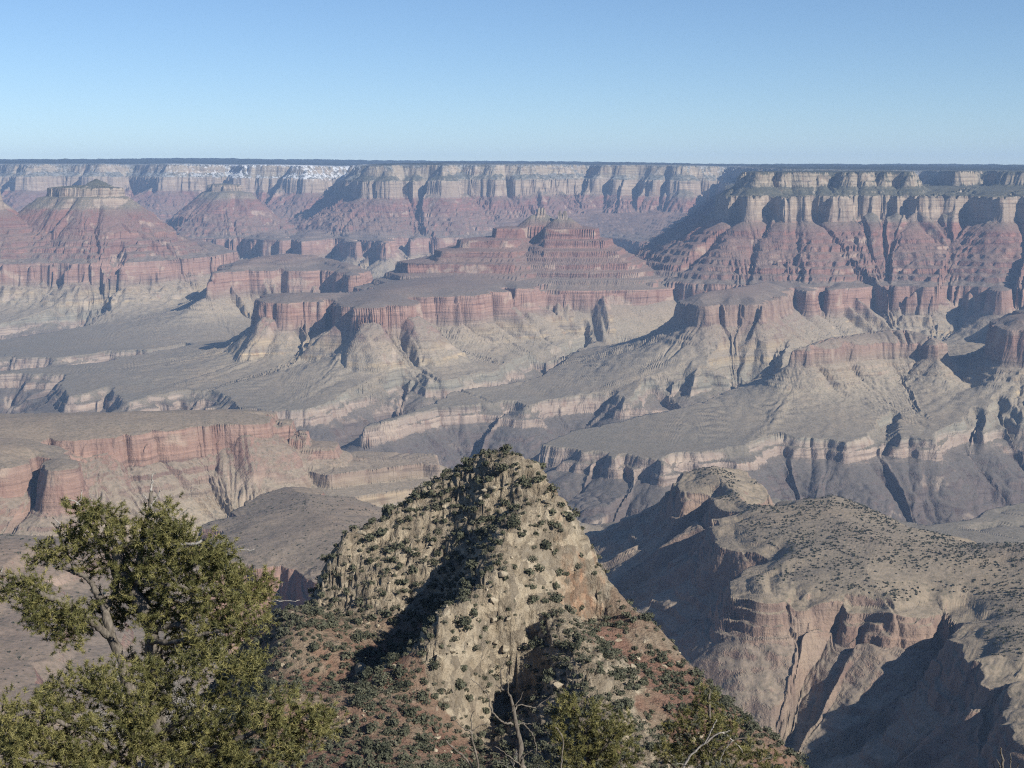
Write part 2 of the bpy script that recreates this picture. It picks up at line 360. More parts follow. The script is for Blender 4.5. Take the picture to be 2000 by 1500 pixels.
        if L['name'] == 'shrubby_mesa' and L['s'] == 0: up -= 16 * np.exp(-inn / 22) * np.clip(.6 + perlin(cx / 70, cy / 70, 59), 0, 1.2) - 3
        up += np.clip(inn / 60, 0, 1) * (3 * perlin(x[ii] / 110, y[ii] / 110, 57) + 1.4 * perlin(x[ii] / 40, y[ii] / 40, 58))
        hk = zr[ii] + sb + up + np.clip(dp / 60, 0, 1) * np.clip(1.25 - dp / 330, .06, 1) * (2.4 * perlin(x[ii] / 31, y[ii] / 31, 79) + 1.2 * perlin(x[ii] / 13, y[ii] / 13, 80))
        hc = h[ii]
        b = hk > hc
        h[ii[b]] = hk[b]; idx[ii[b]] = k
    # the inner gorge
    for k, G in enumerate(GG):
        m = (x > G['x0']) & (x < G['x0'] + (G['nx'] - 1) * G['cell']) & (y > G['y0']) & (y < G['y0'] + (G['ny'] - 1) * G['cell'])
        ii = np.nonzero(m)[0]
        if len(ii) == 0: continue
        px = x[ii] + wx[ii] * .8; py = y[ii] + wy[ii] * .8
        d, gx, gy = samp(G, px, py)
        e = -d
        kk = e > -60
        ii = ii[kk]; e = e[kk]; px = px[kk]; py = py[kk]; gx = gx[kk]; gy = gy[kk]; d = d[kk]
        cx = px - d * gx * 0.85; cy = py - d * gy * 0.85
        g = np.clip((e - 25) / 220, 0, 1)
        e = e - (ridge(cx / 210, cy / 210, 61) ** 2) * (-26) * (1 - .5 * g) + (ridge(cx / 60, cy / 60, 62) ** 2) * 9
        e -= g * (135 * (1 - ridge(cx / 330, cy / 330, 63)) ** 1.2 + 70 * (1 - ridge(cx / 130, cy / 130, 64)) + 22 * (1 - ridge(px / 55, py / 55, 65))) - g * 85
        e += perlin(px / 20, py / 20, 66) * 3
        ww = np.clip(.66 + .8 * perlin(cx / 230, cy / 230, 67) + .35 * perlin(cx / 70, cy / 70, 68), .22, 1)
        e = e - (1 - ww) * np.clip(e, 0, 110)
        z = h[ii] + np.interp(np.maximum(e, 0), GD, GZ)
        b = (e > 0)
        lim = zr[ii] - 388 + np.interp(np.maximum(e, 0), GD, GZ) + 8
        z = np.where(h[ii] > zr[ii] - 350, np.maximum(lim, z), z)
        h[ii[b]] = z[b]
        idx[ii[b]] = 900 + k
    return h, idx, h - zr

def polar_patch(fun, az, az_step, r, n, hw=0.16, blur=1.3):
    """grid of plan points: rows are spaced so that steep ground gets as many as it needs; spacing drifts slowly with azimuth"""
    ac = az[::az_step]
    A, R = np.meshgrid(ac, r, indexing='ij')
    h = fun((np.sin(A) * R).ravel(), (np.cos(A) * R).ravel())[0].reshape(A.shape)
    dz = np.diff(h, axis=1); dr = np.diff(R, axis=1); rm = 0.5 * (R[:, 1:] + R[:, :-1])
    w = np.sqrt((dz / rm) ** 2 + (hw * dr / rm) ** 2)
    w = np.minimum(w, np.percentile(w, 99.0))
    dg = np.degrees(ac)
    K = np.exp(-0.5 * ((dg[:, None] - dg[None]) / blur) ** 2); K /= K.sum(1, keepdims=True)
    w = K @ w
    cum = np.concatenate([np.zeros((len(ac), 1)), np.cumsum(w, 1)], 1)
    cum /= cum[:, -1:]
    tgt = np.linspace(0, 1, n); lr = np.log(r)
    rr = np.array([np.interp(tgt, c, lr) for c in cum])
    full = np.empty((len(az), n))
    for j in range(n): full[:, j] = np.interp(az, ac, rr[:, j])
    R = np.exp(full)
    A = np.repeat(az[:, None], n, 1)
    return (np.sin(A) * R), (np.cos(A) * R)

# ------------------------------------------------------------------ mesh helpers
def mesh_np(name, co, quads, mat, attrs=None, smooth=True):
    me = bpy.data.meshes.new(name)
    nv, nf = len(co), len(quads)
    k = quads.shape[1]
    me.vertices.add(nv); me.vertices.foreach_set('co', np.ascontiguousarray(co, np.float32).ravel())
    me.loops.add(nf * k); me.loops.foreach_set('vertex_index', np.ascontiguousarray(quads, np.int32).ravel())
    me.polygons.add(nf); me.polygons.foreach_set('loop_start', np.arange(0, nf * k, k, dtype=np.int32))
    me.polygons.foreach_set('use_smooth', np.full(nf, smooth))
    me.update(calc_edges=True)
    for a, v in (attrs or {}).items():
        if v.ndim == 1:
            at = me.attributes.new(a, 'FLOAT', 'POINT'); at.data.foreach_set('value', v.astype(np.float32))
        else:
            at = me.attributes.new(a, 'FLOAT_VECTOR', 'POINT'); at.data.foreach_set('vector', v.astype(np.float32).ravel())
    if mat: me.materials.append(mat)
    return me

def obj(name, me, label=None, cat=None, kind=None, group=None, parent=None, loc=None):
    o = bpy.data.objects.new(name, me); C.objects.link(o)
    if label: o['label'] = label
    if cat: o['category'] = cat
    if kind: o['kind'] = kind
    if group: o['group'] = group
    if parent: o.parent = parent
    if loc is not None: o.location = loc
    return o

def grid_quads(na, nr):
    i = np.arange(na * nr).reshape(na, nr)
    return np.stack([i[:-1, :-1], i[1:, :-1], i[1:, 1:], i[:-1, 1:]], -1)

# ------------------------------------------------------------------ material helpers
class NT:
    def __init__(self, name):
        self.m = bpy.data.materials.new(name); self.m.use_nodes = True
        self.t = self.m.node_tree; self.b = self.t.nodes['Principled BSDF']
        self.b.inputs['Roughness'].default_value = 0.95
        self.b.inputs['Specular IOR Level'].default_value = 0.12
    def n(self, typ, **kw):
        o = self.t.nodes.new(typ)
        for k, v in kw.items(): setattr(o, k, v)
        return o
    def l(self, a, b): self.t.links.new(a, b)
    def put(self, sock, v):
        if isinstance(v, (int, float)): sock.default_value = v
        elif isinstance(v, tuple): sock.default_value = v if len(v) == 4 or len(sock.default_value) == 3 else v + (1,)
        else: self.l(v, sock)
    def pos(self): return self.n('ShaderNodeNewGeometry').outputs['Position']
    def math(self, op, a, b=0.0, c=0.0, clamp=False):
        o = self.n('ShaderNodeMath', operation=op, use_clamp=clamp)
        self.put(o.inputs[0], a); self.put(o.inputs[1], b); self.put(o.inputs[2], c)
        return o.outputs[0]
    def noise(self, vec, scale, detail=4.0, rough=0.55, dist=0.0):
        o = self.n('ShaderNodeTexNoise'); self.l(vec, o.inputs['Vector'])
        o.inputs['Scale'].default_value = scale; o.inputs['Detail'].default_value = detail
        o.inputs['Roughness'].default_value = rough; o.inputs['Distortion'].default_value = dist
        return o.outputs['Fac']
    def vmul(self, vec, v):
        o = self.n('ShaderNodeVectorMath', operation='MULTIPLY'); self.l(vec, o.inputs[0]); o.inputs[1].default_value = v
        return o.outputs[0]
    def ramp(self, fac, stops, interp='LINEAR'):
        o = self.n('ShaderNodeValToRGB'); self.l(fac, o.inputs[0])
        cr = o.color_ramp; cr.interpolation = interp
        while len(cr.elements) < len(stops): cr.elements.new(0.5)
        for e, (p, c) in zip(cr.elements, stops):
            e.position = p; e.color = tuple(c) + (1,) if not isinstance(c, (int, float)) else (c, c, c, 1)
        return o.outputs[0]
    def step(self, v, lo, hi):
        o = self.n('ShaderNodeMapRange', interpolation_type='SMOOTHSTEP')
        self.put(o.inputs[0], v); o.inputs[1].default_value = lo; o.inputs[2].default_value = hi
        return o.outputs[0]
    def mix(self, fac, a, b, blend='MIX'):
        o = self.n('ShaderNodeMix', data_type='RGBA', blend_type=blend)
        self.put(o.inputs[0], fac); self.put(o.inputs[6], a); self.put(o.inputs[7], b)
        return o.outputs[2]
    def attr(self, name):
        return self.n('ShaderNodeAttribute', attribute_name=name, attribute_type='GEOMETRY')
    def bump(self, h, dist, strength=1.0):
        o = self.n('ShaderNodeBump'); o.inputs['Distance'].default_value = dist; o.inputs['Strength'].default_value = strength
        self.l(h, o.inputs['Height']); self.l(o.outputs[0], self.b.inputs['Normal'])
    def color(self, c): self.put(self.b.inputs['Base Color'], self.mix(1.0, c, (.72, .72, .72), 'MULTIPLY'))

def canyon_material():
    N = NT('canyon_rock')
    p = N.pos()
    s = N.attr('bed').outputs['Fac']
    nz = N.n('ShaderNodeSeparateXYZ'); N.l(N.n('ShaderNodeNewGeometry').outputs['Normal'], nz.inputs[0]); nz = nz.outputs[2]
    big = N.noise(p, 0.004, 5, 0.6); mid = N.noise(p, 0.018, 5, 0.6); fine = N.noise(p, 0.09, 4, 0.65)
    s2 = N.math('ADD', s, N.math('MULTIPLY', N.math('SUBTRACT', mid, 0.5), 26.0))
    lo, hi = -900.0, 800.0
    f = N.math('DIVIDE', N.math('SUBTRACT', s2, lo), hi - lo)
    def q(v): return (v - lo) / (hi - lo)
    cliff = N.ramp(f, [(q(-880), (.12,.10,.095)), (q(-600), (.145,.12,.11)), (q(-472), (.16,.13,.115)), (q(-462), (.30,.24,.195)), (q(-425), (.37,.295,.24)), (q(-392), (.33,.27,.22)),
        (q(-370), (.25,.235,.19)), (q(-300), (.30,.265,.205)), (q(-262), (.42,.335,.22)), (q(-250), (.29,.25,.20)), (q(-205), (.36,.29,.20)), (q(-165), (.27,.215,.17)), (q(-120), (.305,.205,.165)), (q(-60), (.33,.205,.162)), (q(-20), (.325,.215,.175)), (q(0), (.29,.19,.15)),
        (q(40), (.235,.145,.12)), (q(90), (.27,.155,.125)), (q(130), (.225,.14,.12)), (q(180), (.28,.165,.13)), (q(230), (.24,.14,.118)), (q(300), (.25,.135,.11)), (q(355), (.25,.14,.115)), (q(372), (.31,.245,.195)), (q(450), (.35,.28,.215)), (q(525), (.325,.265,.205)), (q(545), (.30,.265,.20)), (q(590), (.34,.29,.22)), (q(610), (.33,.275,.205)), (q(690), (.32,.27,.20)), (q(720), (.18,.17,.12))])
    # pale unstained patches and dark streaks on the walls
    cb = N.n('ShaderNodeCombineXYZ'); sx = N.n('ShaderNodeSeparateXYZ'); N.l(p, sx.inputs[0])
    N.put(cb.inputs[0], N.math('MULTIPLY', sx.outputs[0], .0022)); N.put(cb.inputs[1], N.math('MULTIPLY', sx.outputs[1], .0022)); N.put(cb.inputs[2], N.math('MULTIPLY', s, .075))
    bands = N.noise(cb.outputs[0], 1.0, 5, .7)
    cliff = N.mix(N.step(bands, .52, .66), cliff, N.mix(1.0, cliff, (1.32, 1.3, 1.27), 'MULTIPLY'))
    cliff = N.mix(N.step(bands, .47, .36), cliff, N.mix(1.0, cliff, (.62, .62, .64), 'MULTIPLY'))
    st = N.noise(N.vmul(p, (1, 1, 0.12)), 0.03, 4, 0.6)
    pale = N.step(N.noise(N.vmul(p, (1, 1, 1.8)), 0.006, 3, 0.5), 0.56, 0.66)
    cliff = N.mix(N.math('MULTIPLY', pale, 0.5), cliff, (.50, .41, .32))
    cliff = N.mix(N.step(st, 0.5, 0.72), cliff, N.mix(1.0, cliff, (.76, .68, .66), 'MULTIPLY'))
    cliff = N.mix(N.math('MULTIPLY', N.attr('brown').outputs['Fac'], .6), cliff, N.mix(N.step(st, .4, .65), (.31, .245, .185), (.19, .15, .125)))
    talus = N.ramp(f, [(q(-880), (.12,.105,.098)), (q(-700), (.135,.115,.105)), (q(-470), (.16,.14,.125)), (q(-440), (.20,.17,.145)), (q(-395), (.222,.195,.155)), (q(-384), (.252,.22,.174)), (q(-360), (.305,.258,.198)), (q(-250), (.385,.325,.245)), (q(-165), (.36,.295,.225)), (q(-30), (.26,.205,.165)),
        (q(5), (.235,.19,.16)), (q(60), (.25,.18,.15)), (q(180), (.255,.175,.145)), (q(290), (.255,.16,.135)), (q(345), (.24,.17,.14)), (q(380), (.24,.205,.16)), (q(540), (.15,.14,.10)), (q(590), (.13,.125,.09)), (q(680), (.10,.10,.07)), (q(700), (.035,.042,.034))])
    talus = N.mix(N.math('MULTIPLY', N.step(bands, .54, .64), .55), talus, N.mix(.5, talus, cliff))
    talus = N.mix(N.math('MULTIPLY', N.attr('tan').outputs['Fac'], N.step(big, .12, .42)), talus, (.325, .268, .20))
    talus = N.mix(N.step(fine, 0.36, 0.66), talus, N.mix(1.0, talus, (.74, .76, .75), 'MULTIPLY'))
    talus = N.mix(N.math('MULTIPLY', N.step(big, 0.45, 0.7), .35), talus, N.mix(1.0, talus, (1.25, 1.15, 1.05), 'MULTIPLY'))
    steep = N.step(N.math('ADD', nz, N.math('MULTIPLY', N.math('SUBTRACT', fine, .5), .25)), 0.80, 0.62)
    col = N.mix(steep, talus, cliff)
    # dark woodland on the rims and on the high ledges
    hi1 = N.step(s, 515.0, 535.0)
    wood = N.math('MULTIPLY', N.step(N.noise(p, 0.02, 4, 0.7), 0.40, 0.52), N.math('MULTIPLY', hi1, N.step(nz, 0.42, 0.7)))
    col = N.mix(N.math('MULTIPLY', wood, .75), col, (.085, .086, .066))
    top = N.math('MULTIPLY', N.step(s, 688.0, 700.0), N.step(nz, 0.8, 0.93))
    col = N.mix(top, col, N.mix(N.step(N.noise(p, .01, 4, .7), .35, .65), (.018, .026, .024), (.035, .042, .032)))
    # old snow on the far high ledges
    sn = N.math('MULTIPLY', N.math('MULTIPLY', N.attr('snow').outputs['Fac'], .85), N.step(N.math('ADD', N.noise(p, 0.024, 5, 0.85), N.math('MULTIPLY', nz, .22)), 0.64, 0.70))
    col = N.mix(sn, col, (.82, .84, .88))
    # scrub dots on the near benches
    v = N.n('ShaderNodeTexVoronoi'); N.l(N.vmul(p, (1, 1, 0.3)), v.inputs['Vector']); v.inputs['Scale'].default_value = 0.075
    dots = N.math('MULTIPLY', N.step(v.outputs['Distance'], 0.36, 0.22), N.math('MULTIPLY', N.step(nz, .6, .8), N.step(N.noise(p, .01, 3), .38, .55)))
    col = N.mix(N.math('MULTIPLY', dots, .35), col, (.07, .08, .06))
    N.color(col)
    bh = N.math('ADD', N.math('ADD', N.noise(p, 0.12, 5, 0.7), N.math('MULTIPLY', bands, steep)), N.math('MULTIPLY', N.noise(N.vmul(p, (1, 1, .25)), 0.05, 3, .6), 1.2))
    N.bump(N.math('MULTIPLY', bh, N.math('ADD', .35, N.math('MULTIPLY', steep, .65))), 6.0, 0.75)
    return N.m

M_CANYON = canyon_material()

# ------------------------------------------------------------------ the air
def haze():
    x0, x1, y0, y1, z0, z1 = -17000, 23000, -1500, 30800, -1600, 480
    v = [(x, y, z) for x in (x0, x1) for y in (y0, y1) for z in (z0, z1)]
    f = [(0, 1, 3, 2), (4, 6, 7, 5), (0, 4, 5, 1), (2, 3, 7, 6), (0, 2, 6, 4), (1, 5, 7, 3)]
    me = bpy.data.meshes.new('haze'); me.from_pydata(v, [], f)
    m = bpy.data.materials.new('haze'); m.use_nodes = True
    t = m.node_tree; t.nodes.remove(t.nodes['Principled BSDF'])
    p = t.nodes.new('ShaderNodeVolumePrincipled')
    p.inputs['Color'].default_value = (.41, .62, 1.0, 1)
    p.inputs['Density'].default_value = HAZE
    p.inputs['Anisotropy'].default_value = 0.0
    t.links.new(p.outputs[0], t.nodes['Material Output'].inputs['Volume'])
    me.materials.append(m)
    obj('haze', me, 'thin blue air filling the canyon', 'haze', 'stuff')
haze()

# ------------------------------------------------------------------ the canyon mesh
na = int(1350 * Q); nrow = int(1900 * Q)
az = np.concatenate([np.radians(np.linspace(-25, -21.8, int(60 * Q), endpoint=False)), np.radians(np.linspace(-21.8, 21.8, na, endpoint=False)), np.radians(np.linspace(21.8, 42, int(170 * Q)))])
rs = np.exp(np.linspace(math.log(650.0), math.log(30000.0), int(2600 * max(Q, .6))))
X, Y = polar_patch(canyon, az, 3, rs, nrow)
sh = X.shape
hz, ix, bed = canyon(X.ravel(), Y.ravel())
snow = np.clip((bed - 480) / 60, 0, 1) * np.clip((Y.ravel() - 14500) / 1200, 0, 1) * np.clip(1.2 - np.abs((X.ravel() / Y.ravel()) * F + 420) / 330, 0.25, 1)
snow = np.maximum(snow * np.clip((705 - bed) / 10, 0, 1), np.clip((bed - 600) / 60, 0, 1) * np.clip((Y.ravel() - 11500) / 1000, 0, 1) * 0.38 * np.clip((694 - bed) / 10, 0, 1))
_own = np.where(ix < 900, ix, -1)
tan = np.array([{'shrubby_mesa': 1.0, 'long_red_wall': .6}.get(L['name'], 0.0) for L in LAND] + [0.0])[_own] * np.clip((bed + 60) / 40, 0, 1) * np.clip((60 - bed) / 40, 0, 1)
tan = np.maximum(tan, np.array([.5 if L['name'] == 'west_spur' else 0.0 for L in LAND] + [0.0])[_own] * np.clip((bed + 200) / 40, 0, 1))
brown = np.array([{'shrubby_mesa': 1.0, 'tan_fin': .9, 'orange_fin': .4, 'long_red_wall': .3}.get(L['name'], 0.0) for L in LAND] + [0.0])[np.where(ix < 900, ix, -1)]
co = np.stack([X.ravel(), Y.ravel(), hz], -1)
fq = grid_quads(*sh).reshape(-1, 4)
fi = ix[fq[:, 0]]
GROUPS = {
    'north_plateau': 'far forested plateau whose dark flat edge makes the horizon',
    'north_wall': 'far banded canyon wall of purple slopes under the pale cliffs of the horizon plateau',
    'flat_topped_mesa': 'large flat-topped mesa with two pale cliff bands at the upper right',
    'layered_butte': 'hazy layered butte with pale cap cliff and red skirts at the far left',
    'small_capped_butte': 'small hazy butte with one pale cap cliff between the left butte and the far wall',
    'red_wall_butte': 'low isolated red-walled butte rising from grey slopes left of the central butte',
    'twin_pinnacle_butte': 'central stepped red butte with two small pale pinnacles and a long red cliff at its foot',
    'tan_fin': 'short tan cliff spur below the large flat-topped mesa',
    'orange_fin': 'narrow pinkish rock fin on top of a grey talus cone at the right',
    'east_spur': 'rocky spur with jagged pinnacles at the right edge',
    'long_red_wall': 'long level ridge with an orange red cliff in the left middle ground',
    'west_spur': 'reddish scrub-covered spur with a dark notched end behind the pine',
    'shrubby_mesa': 'tan mesa dotted with shrubs above steep shaded cliffs in the right middle ground',
    'south_wall': 'lower canyon wall hidden below the viewpoint',
    'tonto_platform': 'grey green platform spreading between the buttes and the inner gorge',
    'inner_gorge': 'dark inner river gorge cut into the grey platform',
}
names = list(GROUPS)
gid = np.zeros(len(fi), np.int16)
lut = {k: names.index(L['name']) for k, L in enumerate(LAND)}
lut[-1] = names.index('tonto_platform')
for k in range(len(GORGE)): lut[900 + k] = names.index('inner_gorge')
for k, v in lut.items(): gid[fi == k] = v
# one normal field for all pieces so that no seam shows where one landform meets the next
e1 = np.gradient(co.reshape(sh + (3,)), axis=0); e2 = np.gradient(co.reshape(sh + (3,)), axis=1)
nrm = -np.cross(e1, e2).reshape(-1, 3); nrm /= np.linalg.norm(nrm, axis=1, keepdims=True) + 1e-12
nrm[nrm[:, 2] < 0] *= -1
for g, nm in enumerate(names):
    f = fq[gid == g]
    if len(f) == 0: continue
    used = np.zeros(len(co), bool); used[f.ravel()] = True
    remap = np.cumsum(used) - 1
    me = mesh_np(nm, co[used], remap[f], M_CANYON, {'bed': bed[used], 'snow': snow[used], 'tan': tan[used], 'brown': brown[used]})
    me.normals_split_custom_set_from_vertices(nrm[used].astype(np.float32))
    obj(nm, me, GROUPS[nm], nm.split('_')[-1], 'structure')

# ------------------------------------------------------------------ the near ridge: knob, saddle and the slope under the viewpoint
# control points (px, py, distance, limestone?) ; hidden ones are given by height instead
K_ = [(1000,882,440,1),(960,886,438,1),(1030,888,434,1),(1055,915,430,1),(1080,945,428,1),(1112,990,424,1),(1135,1040,420,1),(1155,1095,416,1),(1158,1150,412,1),(1150,1185,410,.6),(1125,1208,404,.3),
 (1000,930,428,1),(1040,960,424,1),(1062,1030,415,1),(1080,1100,407,1),(1095,1160,401,1),(1108,1195,398,.7),(1115,1060,414,1),(1130,1120,410,1),
 (930,906,438,1),(850,952,440,1),(780,992,440,1),(720,1030,438,1),(690,1045,436,1),(658,1062,432,1),(642,1090,430,1),
 (740,1065,428,1),(830,1030,432,1),(900,985,434,1),(950,945,430,1),(700,1095,424,1),(820,1080,424,1),(658,1120,422,1),(720,1148,416,1),(780,1160,414,1),
 (655,1158,420,.4),(700,1180,414,.2),(760,1195,410,.2),
 (985,1000,424,1),(925,1050,420,1),(880,1110,417,.9),(835,1165,414,.6),(795,1225,404,.3),(745,1265,394,.1),(665,1325,376,0),(600,1370,358,0),
 (1010,985,418,1),(990,1020,409,1),(965,1070,400,1),(935,1120,391,1),(900,1165,383,1),(855,1215,374,1),(800,1265,364,.8),(735,1315,352,.3),(680,1355,340,.1),
 (1000,1100,396,1),(1010,1160,386,1),(960,1180,380,1),(1040,1190,388,1),(940,1240,367,1),(880,1290,354,.8),(1000,1220,378,1),
 (1060,1215,383,1),(1085,1240,373,1),(1115,1280,359,1),(1150,1320,347,1),(1190,1360,336,1),(1225,1395,328,1),(1240,1430,321,.8),(1200,1460,312,.6),
 (1030,1260,384,1),(990,1310,376,.8),(955,1355,366,.6),(925,1400,354,.4),(895,1460,340,.3),(1000,1400,356,.5),(1060,1400,340,.7),(1100,1450,324,.7),(1000,1480,328,.4),
 (1155,1250,376,.6),(1195,1290,364,.7),(1210,1340,351,.8),
 (800,1400,330,0),(900,1495,320,.2),(700,1480,312,0),(600,1450,322,0),(560,1250,384,.1),(600,1190,404,.3),(540,1340,352,0),(500,1500,305,0),(440,1400,330,0),(520,1205,408,.1),(760,1340,346,.1),(640,1250,388,.1),(700,1220,404,.2),
 (1200,1165,412,.2),(1240,1200,406,.2),(1290,1240,400,.2),(1350,1305,390,.3),(1440,1390,374,.1),(1560,1490,352,.1),(1150,1225,398,.1),(1200,1235,394,.05),(1250,1290,382,.05),(1300,1350,369,.1),(1350,1420,353,.1),(1400,1490,336,.1),(1260,1400,350,.4),(1280,1460,335,.3)]
KH = [(1200,450,-182,.2),(1260,500,-235,0),(1100,480,-160,.4),(1000,490,-155,.4),(1000,540,-215,0),(850,500,-185,.3),(700,490,-200,.2),(600,480,-215,0),(560,440,-175,0),(480,440,-175,0),(400,380,-165,0),
 (1300,440,-200,0),(1400,440,-222,0),(1500,430,-225,0),(1650,410,-225,0),(1720,340,-200,0),(1900,420,-260,0),(300,330,-160,0),(0,300,-160,0),(0,420,-210,0),(600,560,-260,0),(1000,600,-270,0),(1500,560,-300,0),(200,560,-280,0),(1000,660,-330,0),(300,660,-340,0),(1700,660,-370,0),(-200,500,-260,0),
 (400,250,-118,0),(1000,250,-116,.2),(1600,250,-122,0),(-200,250,-118,0),(2200,250,-140,0),(2200,400,-270,0),
 (300,150,-72,.2),(1000,150,-71,.3),(1700,150,-74,.2),(0,80,-40,.4),(1000,80,-39,.4),(2000,80,-40,.4),(-100,40,-20.6,.4),(1000,40,-20.4,.4),(2100,40,-20.6,.4),(1000,22,-11.6,.4),(-200,20,-10.4,.4),(2200,20,-10.4,.4),(1000,10,-6,.4)]
_kp = [PD(a, b, c) + (t,) for a, b, c, t in K_] + [XD(a, b, c) + (t,) for a, b, c, t in KH] + [(0, 0, -1.75, .4), (-20, 3, -3, .4), (20, 3, -3, .4), (0, -20, 0, .4)]
_kp = np.array(_kp)
def _tps(r2): return np.where(r2 > 0, r2 * np.log(r2 + 1e-12), 0)
_n = len(_kp)
_sc = 100.0
_xy = _kp[:, :2] / _sc
_A = np.zeros((_n + 3, _n + 3))
_A[:_n, :_n] = _tps(((_xy[:, None] - _xy[None]) ** 2).sum(-1)) + np.eye(_n) * 2e-5
_A[:_n, _n] = 1; _A[:_n, _n + 1:] = _xy; _A[_n:, :_n] = _A[:_n, _n:].T
_wz = np.linalg.solve(_A, np.concatenate([_kp[:, 2], np.zeros(3)]))

def ridge_base(x, y):
    out = np.empty(x.shape); typ = np.empty(x.shape)
    for a in range(0, len(x), 40000):
        p = np.stack([x[a:a + 40000], y[a:a + 40000]], -1) / _sc
        r2 = ((p[:, None] - _xy[None]) ** 2).sum(-1)
        out[a:a + 40000] = _tps(r2) @ _wz[:_n] + _wz[_n] + p @ _wz[_n + 1:]
        w = 1 / (r2 + 0.0025) ** 2
        typ[a:a + 40000] = (w @ _kp[:, 3]) / w.sum(1)
    return out, typ

def near_ridge(x, y, split=False):
    z, t = ridge_base(x, y)
    r = np.sqrt(x * x + y * y)
    far = np.clip((r - 60) / 120, 0, 1)
    lime = np.clip((t - .42) * 4 + perlin(x / 16, y / 16, 81) * .9 + perlin(x / 5, y / 5, 82) * .5 + .35, 0, 1)
    z += far * (2.4 * perlin(x / 34, y / 34, 83) + 1.1 * perlin(x / 15, y / 15, 84))
    # beds in the limestone
    q = z / 5.5 + .7 * perlin(x / 30, y / 30, 85) + .25 * perlin(x / 8, y / 8, 86)
    f = q - np.floor(q)
    e = np.clip((f - .55) / .35, 0, 1); e = e * e * (3 - 2 * e)
    w = lime * np.clip(.6 + perlin(x / 22, y / 22, 87), 0, 1) * far
    z += 5.5 * (e - f) * .26 * w
    z0 = z
    z = z.copy()
    # boulders and blocks, laid out along the surface
    sl_ = .62 * y + .95 * z
    wv = .35 * perlin(x / 7, sl_ / 7, 60)
    for lam, amp in ((7.0, 1.35), (3.2, .85), (1.6, .55)):
        c1, c2 = cells(x / lam + wv, sl_ / lam + wv, int(lam * 10))
        z += (lime * .92 + .08) * far * amp * (1 - .75 * np.clip((x - 12) / 5, 0, 1) * np.clip((y - 385) / 10, 0, 1)) * (np.minimum(c2 - c1, .45) * 1.5 - .35) * np.clip(.75 + perlin(x / 12, sl_ / 12, 63), .1, 1.3)
    # cracks
    b1 = ridge(x / 9 + .3 * perlin(x / 5, sl_ / 5, 88), sl_ / 7, 89) ** 3; b2 = ridge(x / 4.2, sl_ / 3.4, 90) ** 3; b3 = np.abs(perlin(x / 2.0, sl_ / 2.0, 91))
    z += (lime * .9 + .1) * (far * .85 + .15) * (-.9 * b1 - .6 * b2 + .6 * b3 + .5 * perlin(x / 1.1, sl_ / 1.1, 92) * .5)
    z += (1 - lime) * far * .35 * perlin(x / 3, y / 3, 93)
    if split: return z0, z - z0, lime, t
    return z, lime, t

def ridge_material():
    N = NT('ridge_ground')
    p = N.pos()
    lime = N.attr('limestone').outputs['Fac']
    g = N.n('ShaderNodeSeparateXYZ'); N.l(N.n('ShaderNodeNewGeometry').outputs['Normal'], g.inputs[0]); nz = g.outputs[2]
    a = N.noise(p, .09, 5, .65); b = N.noise(p, .5, 5, .7); c = N.noise(p, 2.2, 3, .6)
    rock = N.ramp(N.math('ADD', N.math('MULTIPLY', a, .45), N.math('MULTIPLY', b, .55)), [(.30, (.25, .205, .15)), (.44, (.395, .335, .255)), (.56, (.51, .445, .35)), (.70, (.61, .55, .45))])
    rock = N.mix(N.math('MULTIPLY', N.math('MULTIPLY', N.attr('rust').outputs['Fac'], N.step(N.noise(N.vmul(p, (1, 1, .5)), .05, 4, .6), .44, .58)), N.step(nz, .78, .5)), rock, (.46, .27, .175))
    vo = N.n('ShaderNodeTexVoronoi'); N.l(N.vmul(p, (1, .7, 1.1)), vo.inputs['Vector']); vo.inputs['Scale'].default_value = .32
    vs = N.n('ShaderNodeSeparateXYZ'); N.l(vo.outputs['Color'], vs.inputs[0])
    rock = N.mix(N.step(vs.outputs[0], .1, .9), N.mix(1.0, rock, (.66, .65, .64), 'MULTIPLY'), N.mix(1.0, rock, (1.12, 1.1, 1.05), 'MULTIPLY'))
    rock = N.mix(N.step(N.noise(N.vmul(p, (1, 1, .35)), .35, 5, .7), .56, .68), rock, (.26, .225, .175))
    dirt = N.ramp(b, [(.32, (.22, .18, .13)), (.5, (.33, .275, .20)), (.68, (.43, .37, .28))])
    lim = N.mix(N.step(nz, .62, .86), rock, N.mix(.6, rock, dirt))
    red = N.ramp(N.math('ADD', N.math('MULTIPLY', a, .5), N.math('MULTIPLY', c, .5)), [(.35, (.19, .115, .085)), (.5, (.28, .17, .125)), (.64, (.37, .26, .20))])
    red = N.mix(N.step(b, .60, .68), red, (.42, .35, .27))
    red = N.mix(N.math('MULTIPLY', N.step(N.noise(p, .03, 4, .6), .42, .56), .75), red, dirt)
    col = N.mix(N.step(N.math('ADD', lime, N.math('MULTIPLY', N.math('SUBTRACT', b, .5), .8)), .35, .65), red, lim)
    low = N.attr('apron').outputs['Fac']
    col = N.mix(N.math('MULTIPLY', low, N.math('MULTIPLY', N.step(a, .42, .62), .6)), col, (.27, .145, .105))
    N.color(col)
    N.bump(N.math('ADD', N.noise(p, .9, 6, .72), N.math('MULTIPLY', N.noise(p, .25, 4, .6), 2.0)), 1.6, 1.0)
    return N.m
M_RIDGE = ridge_material()

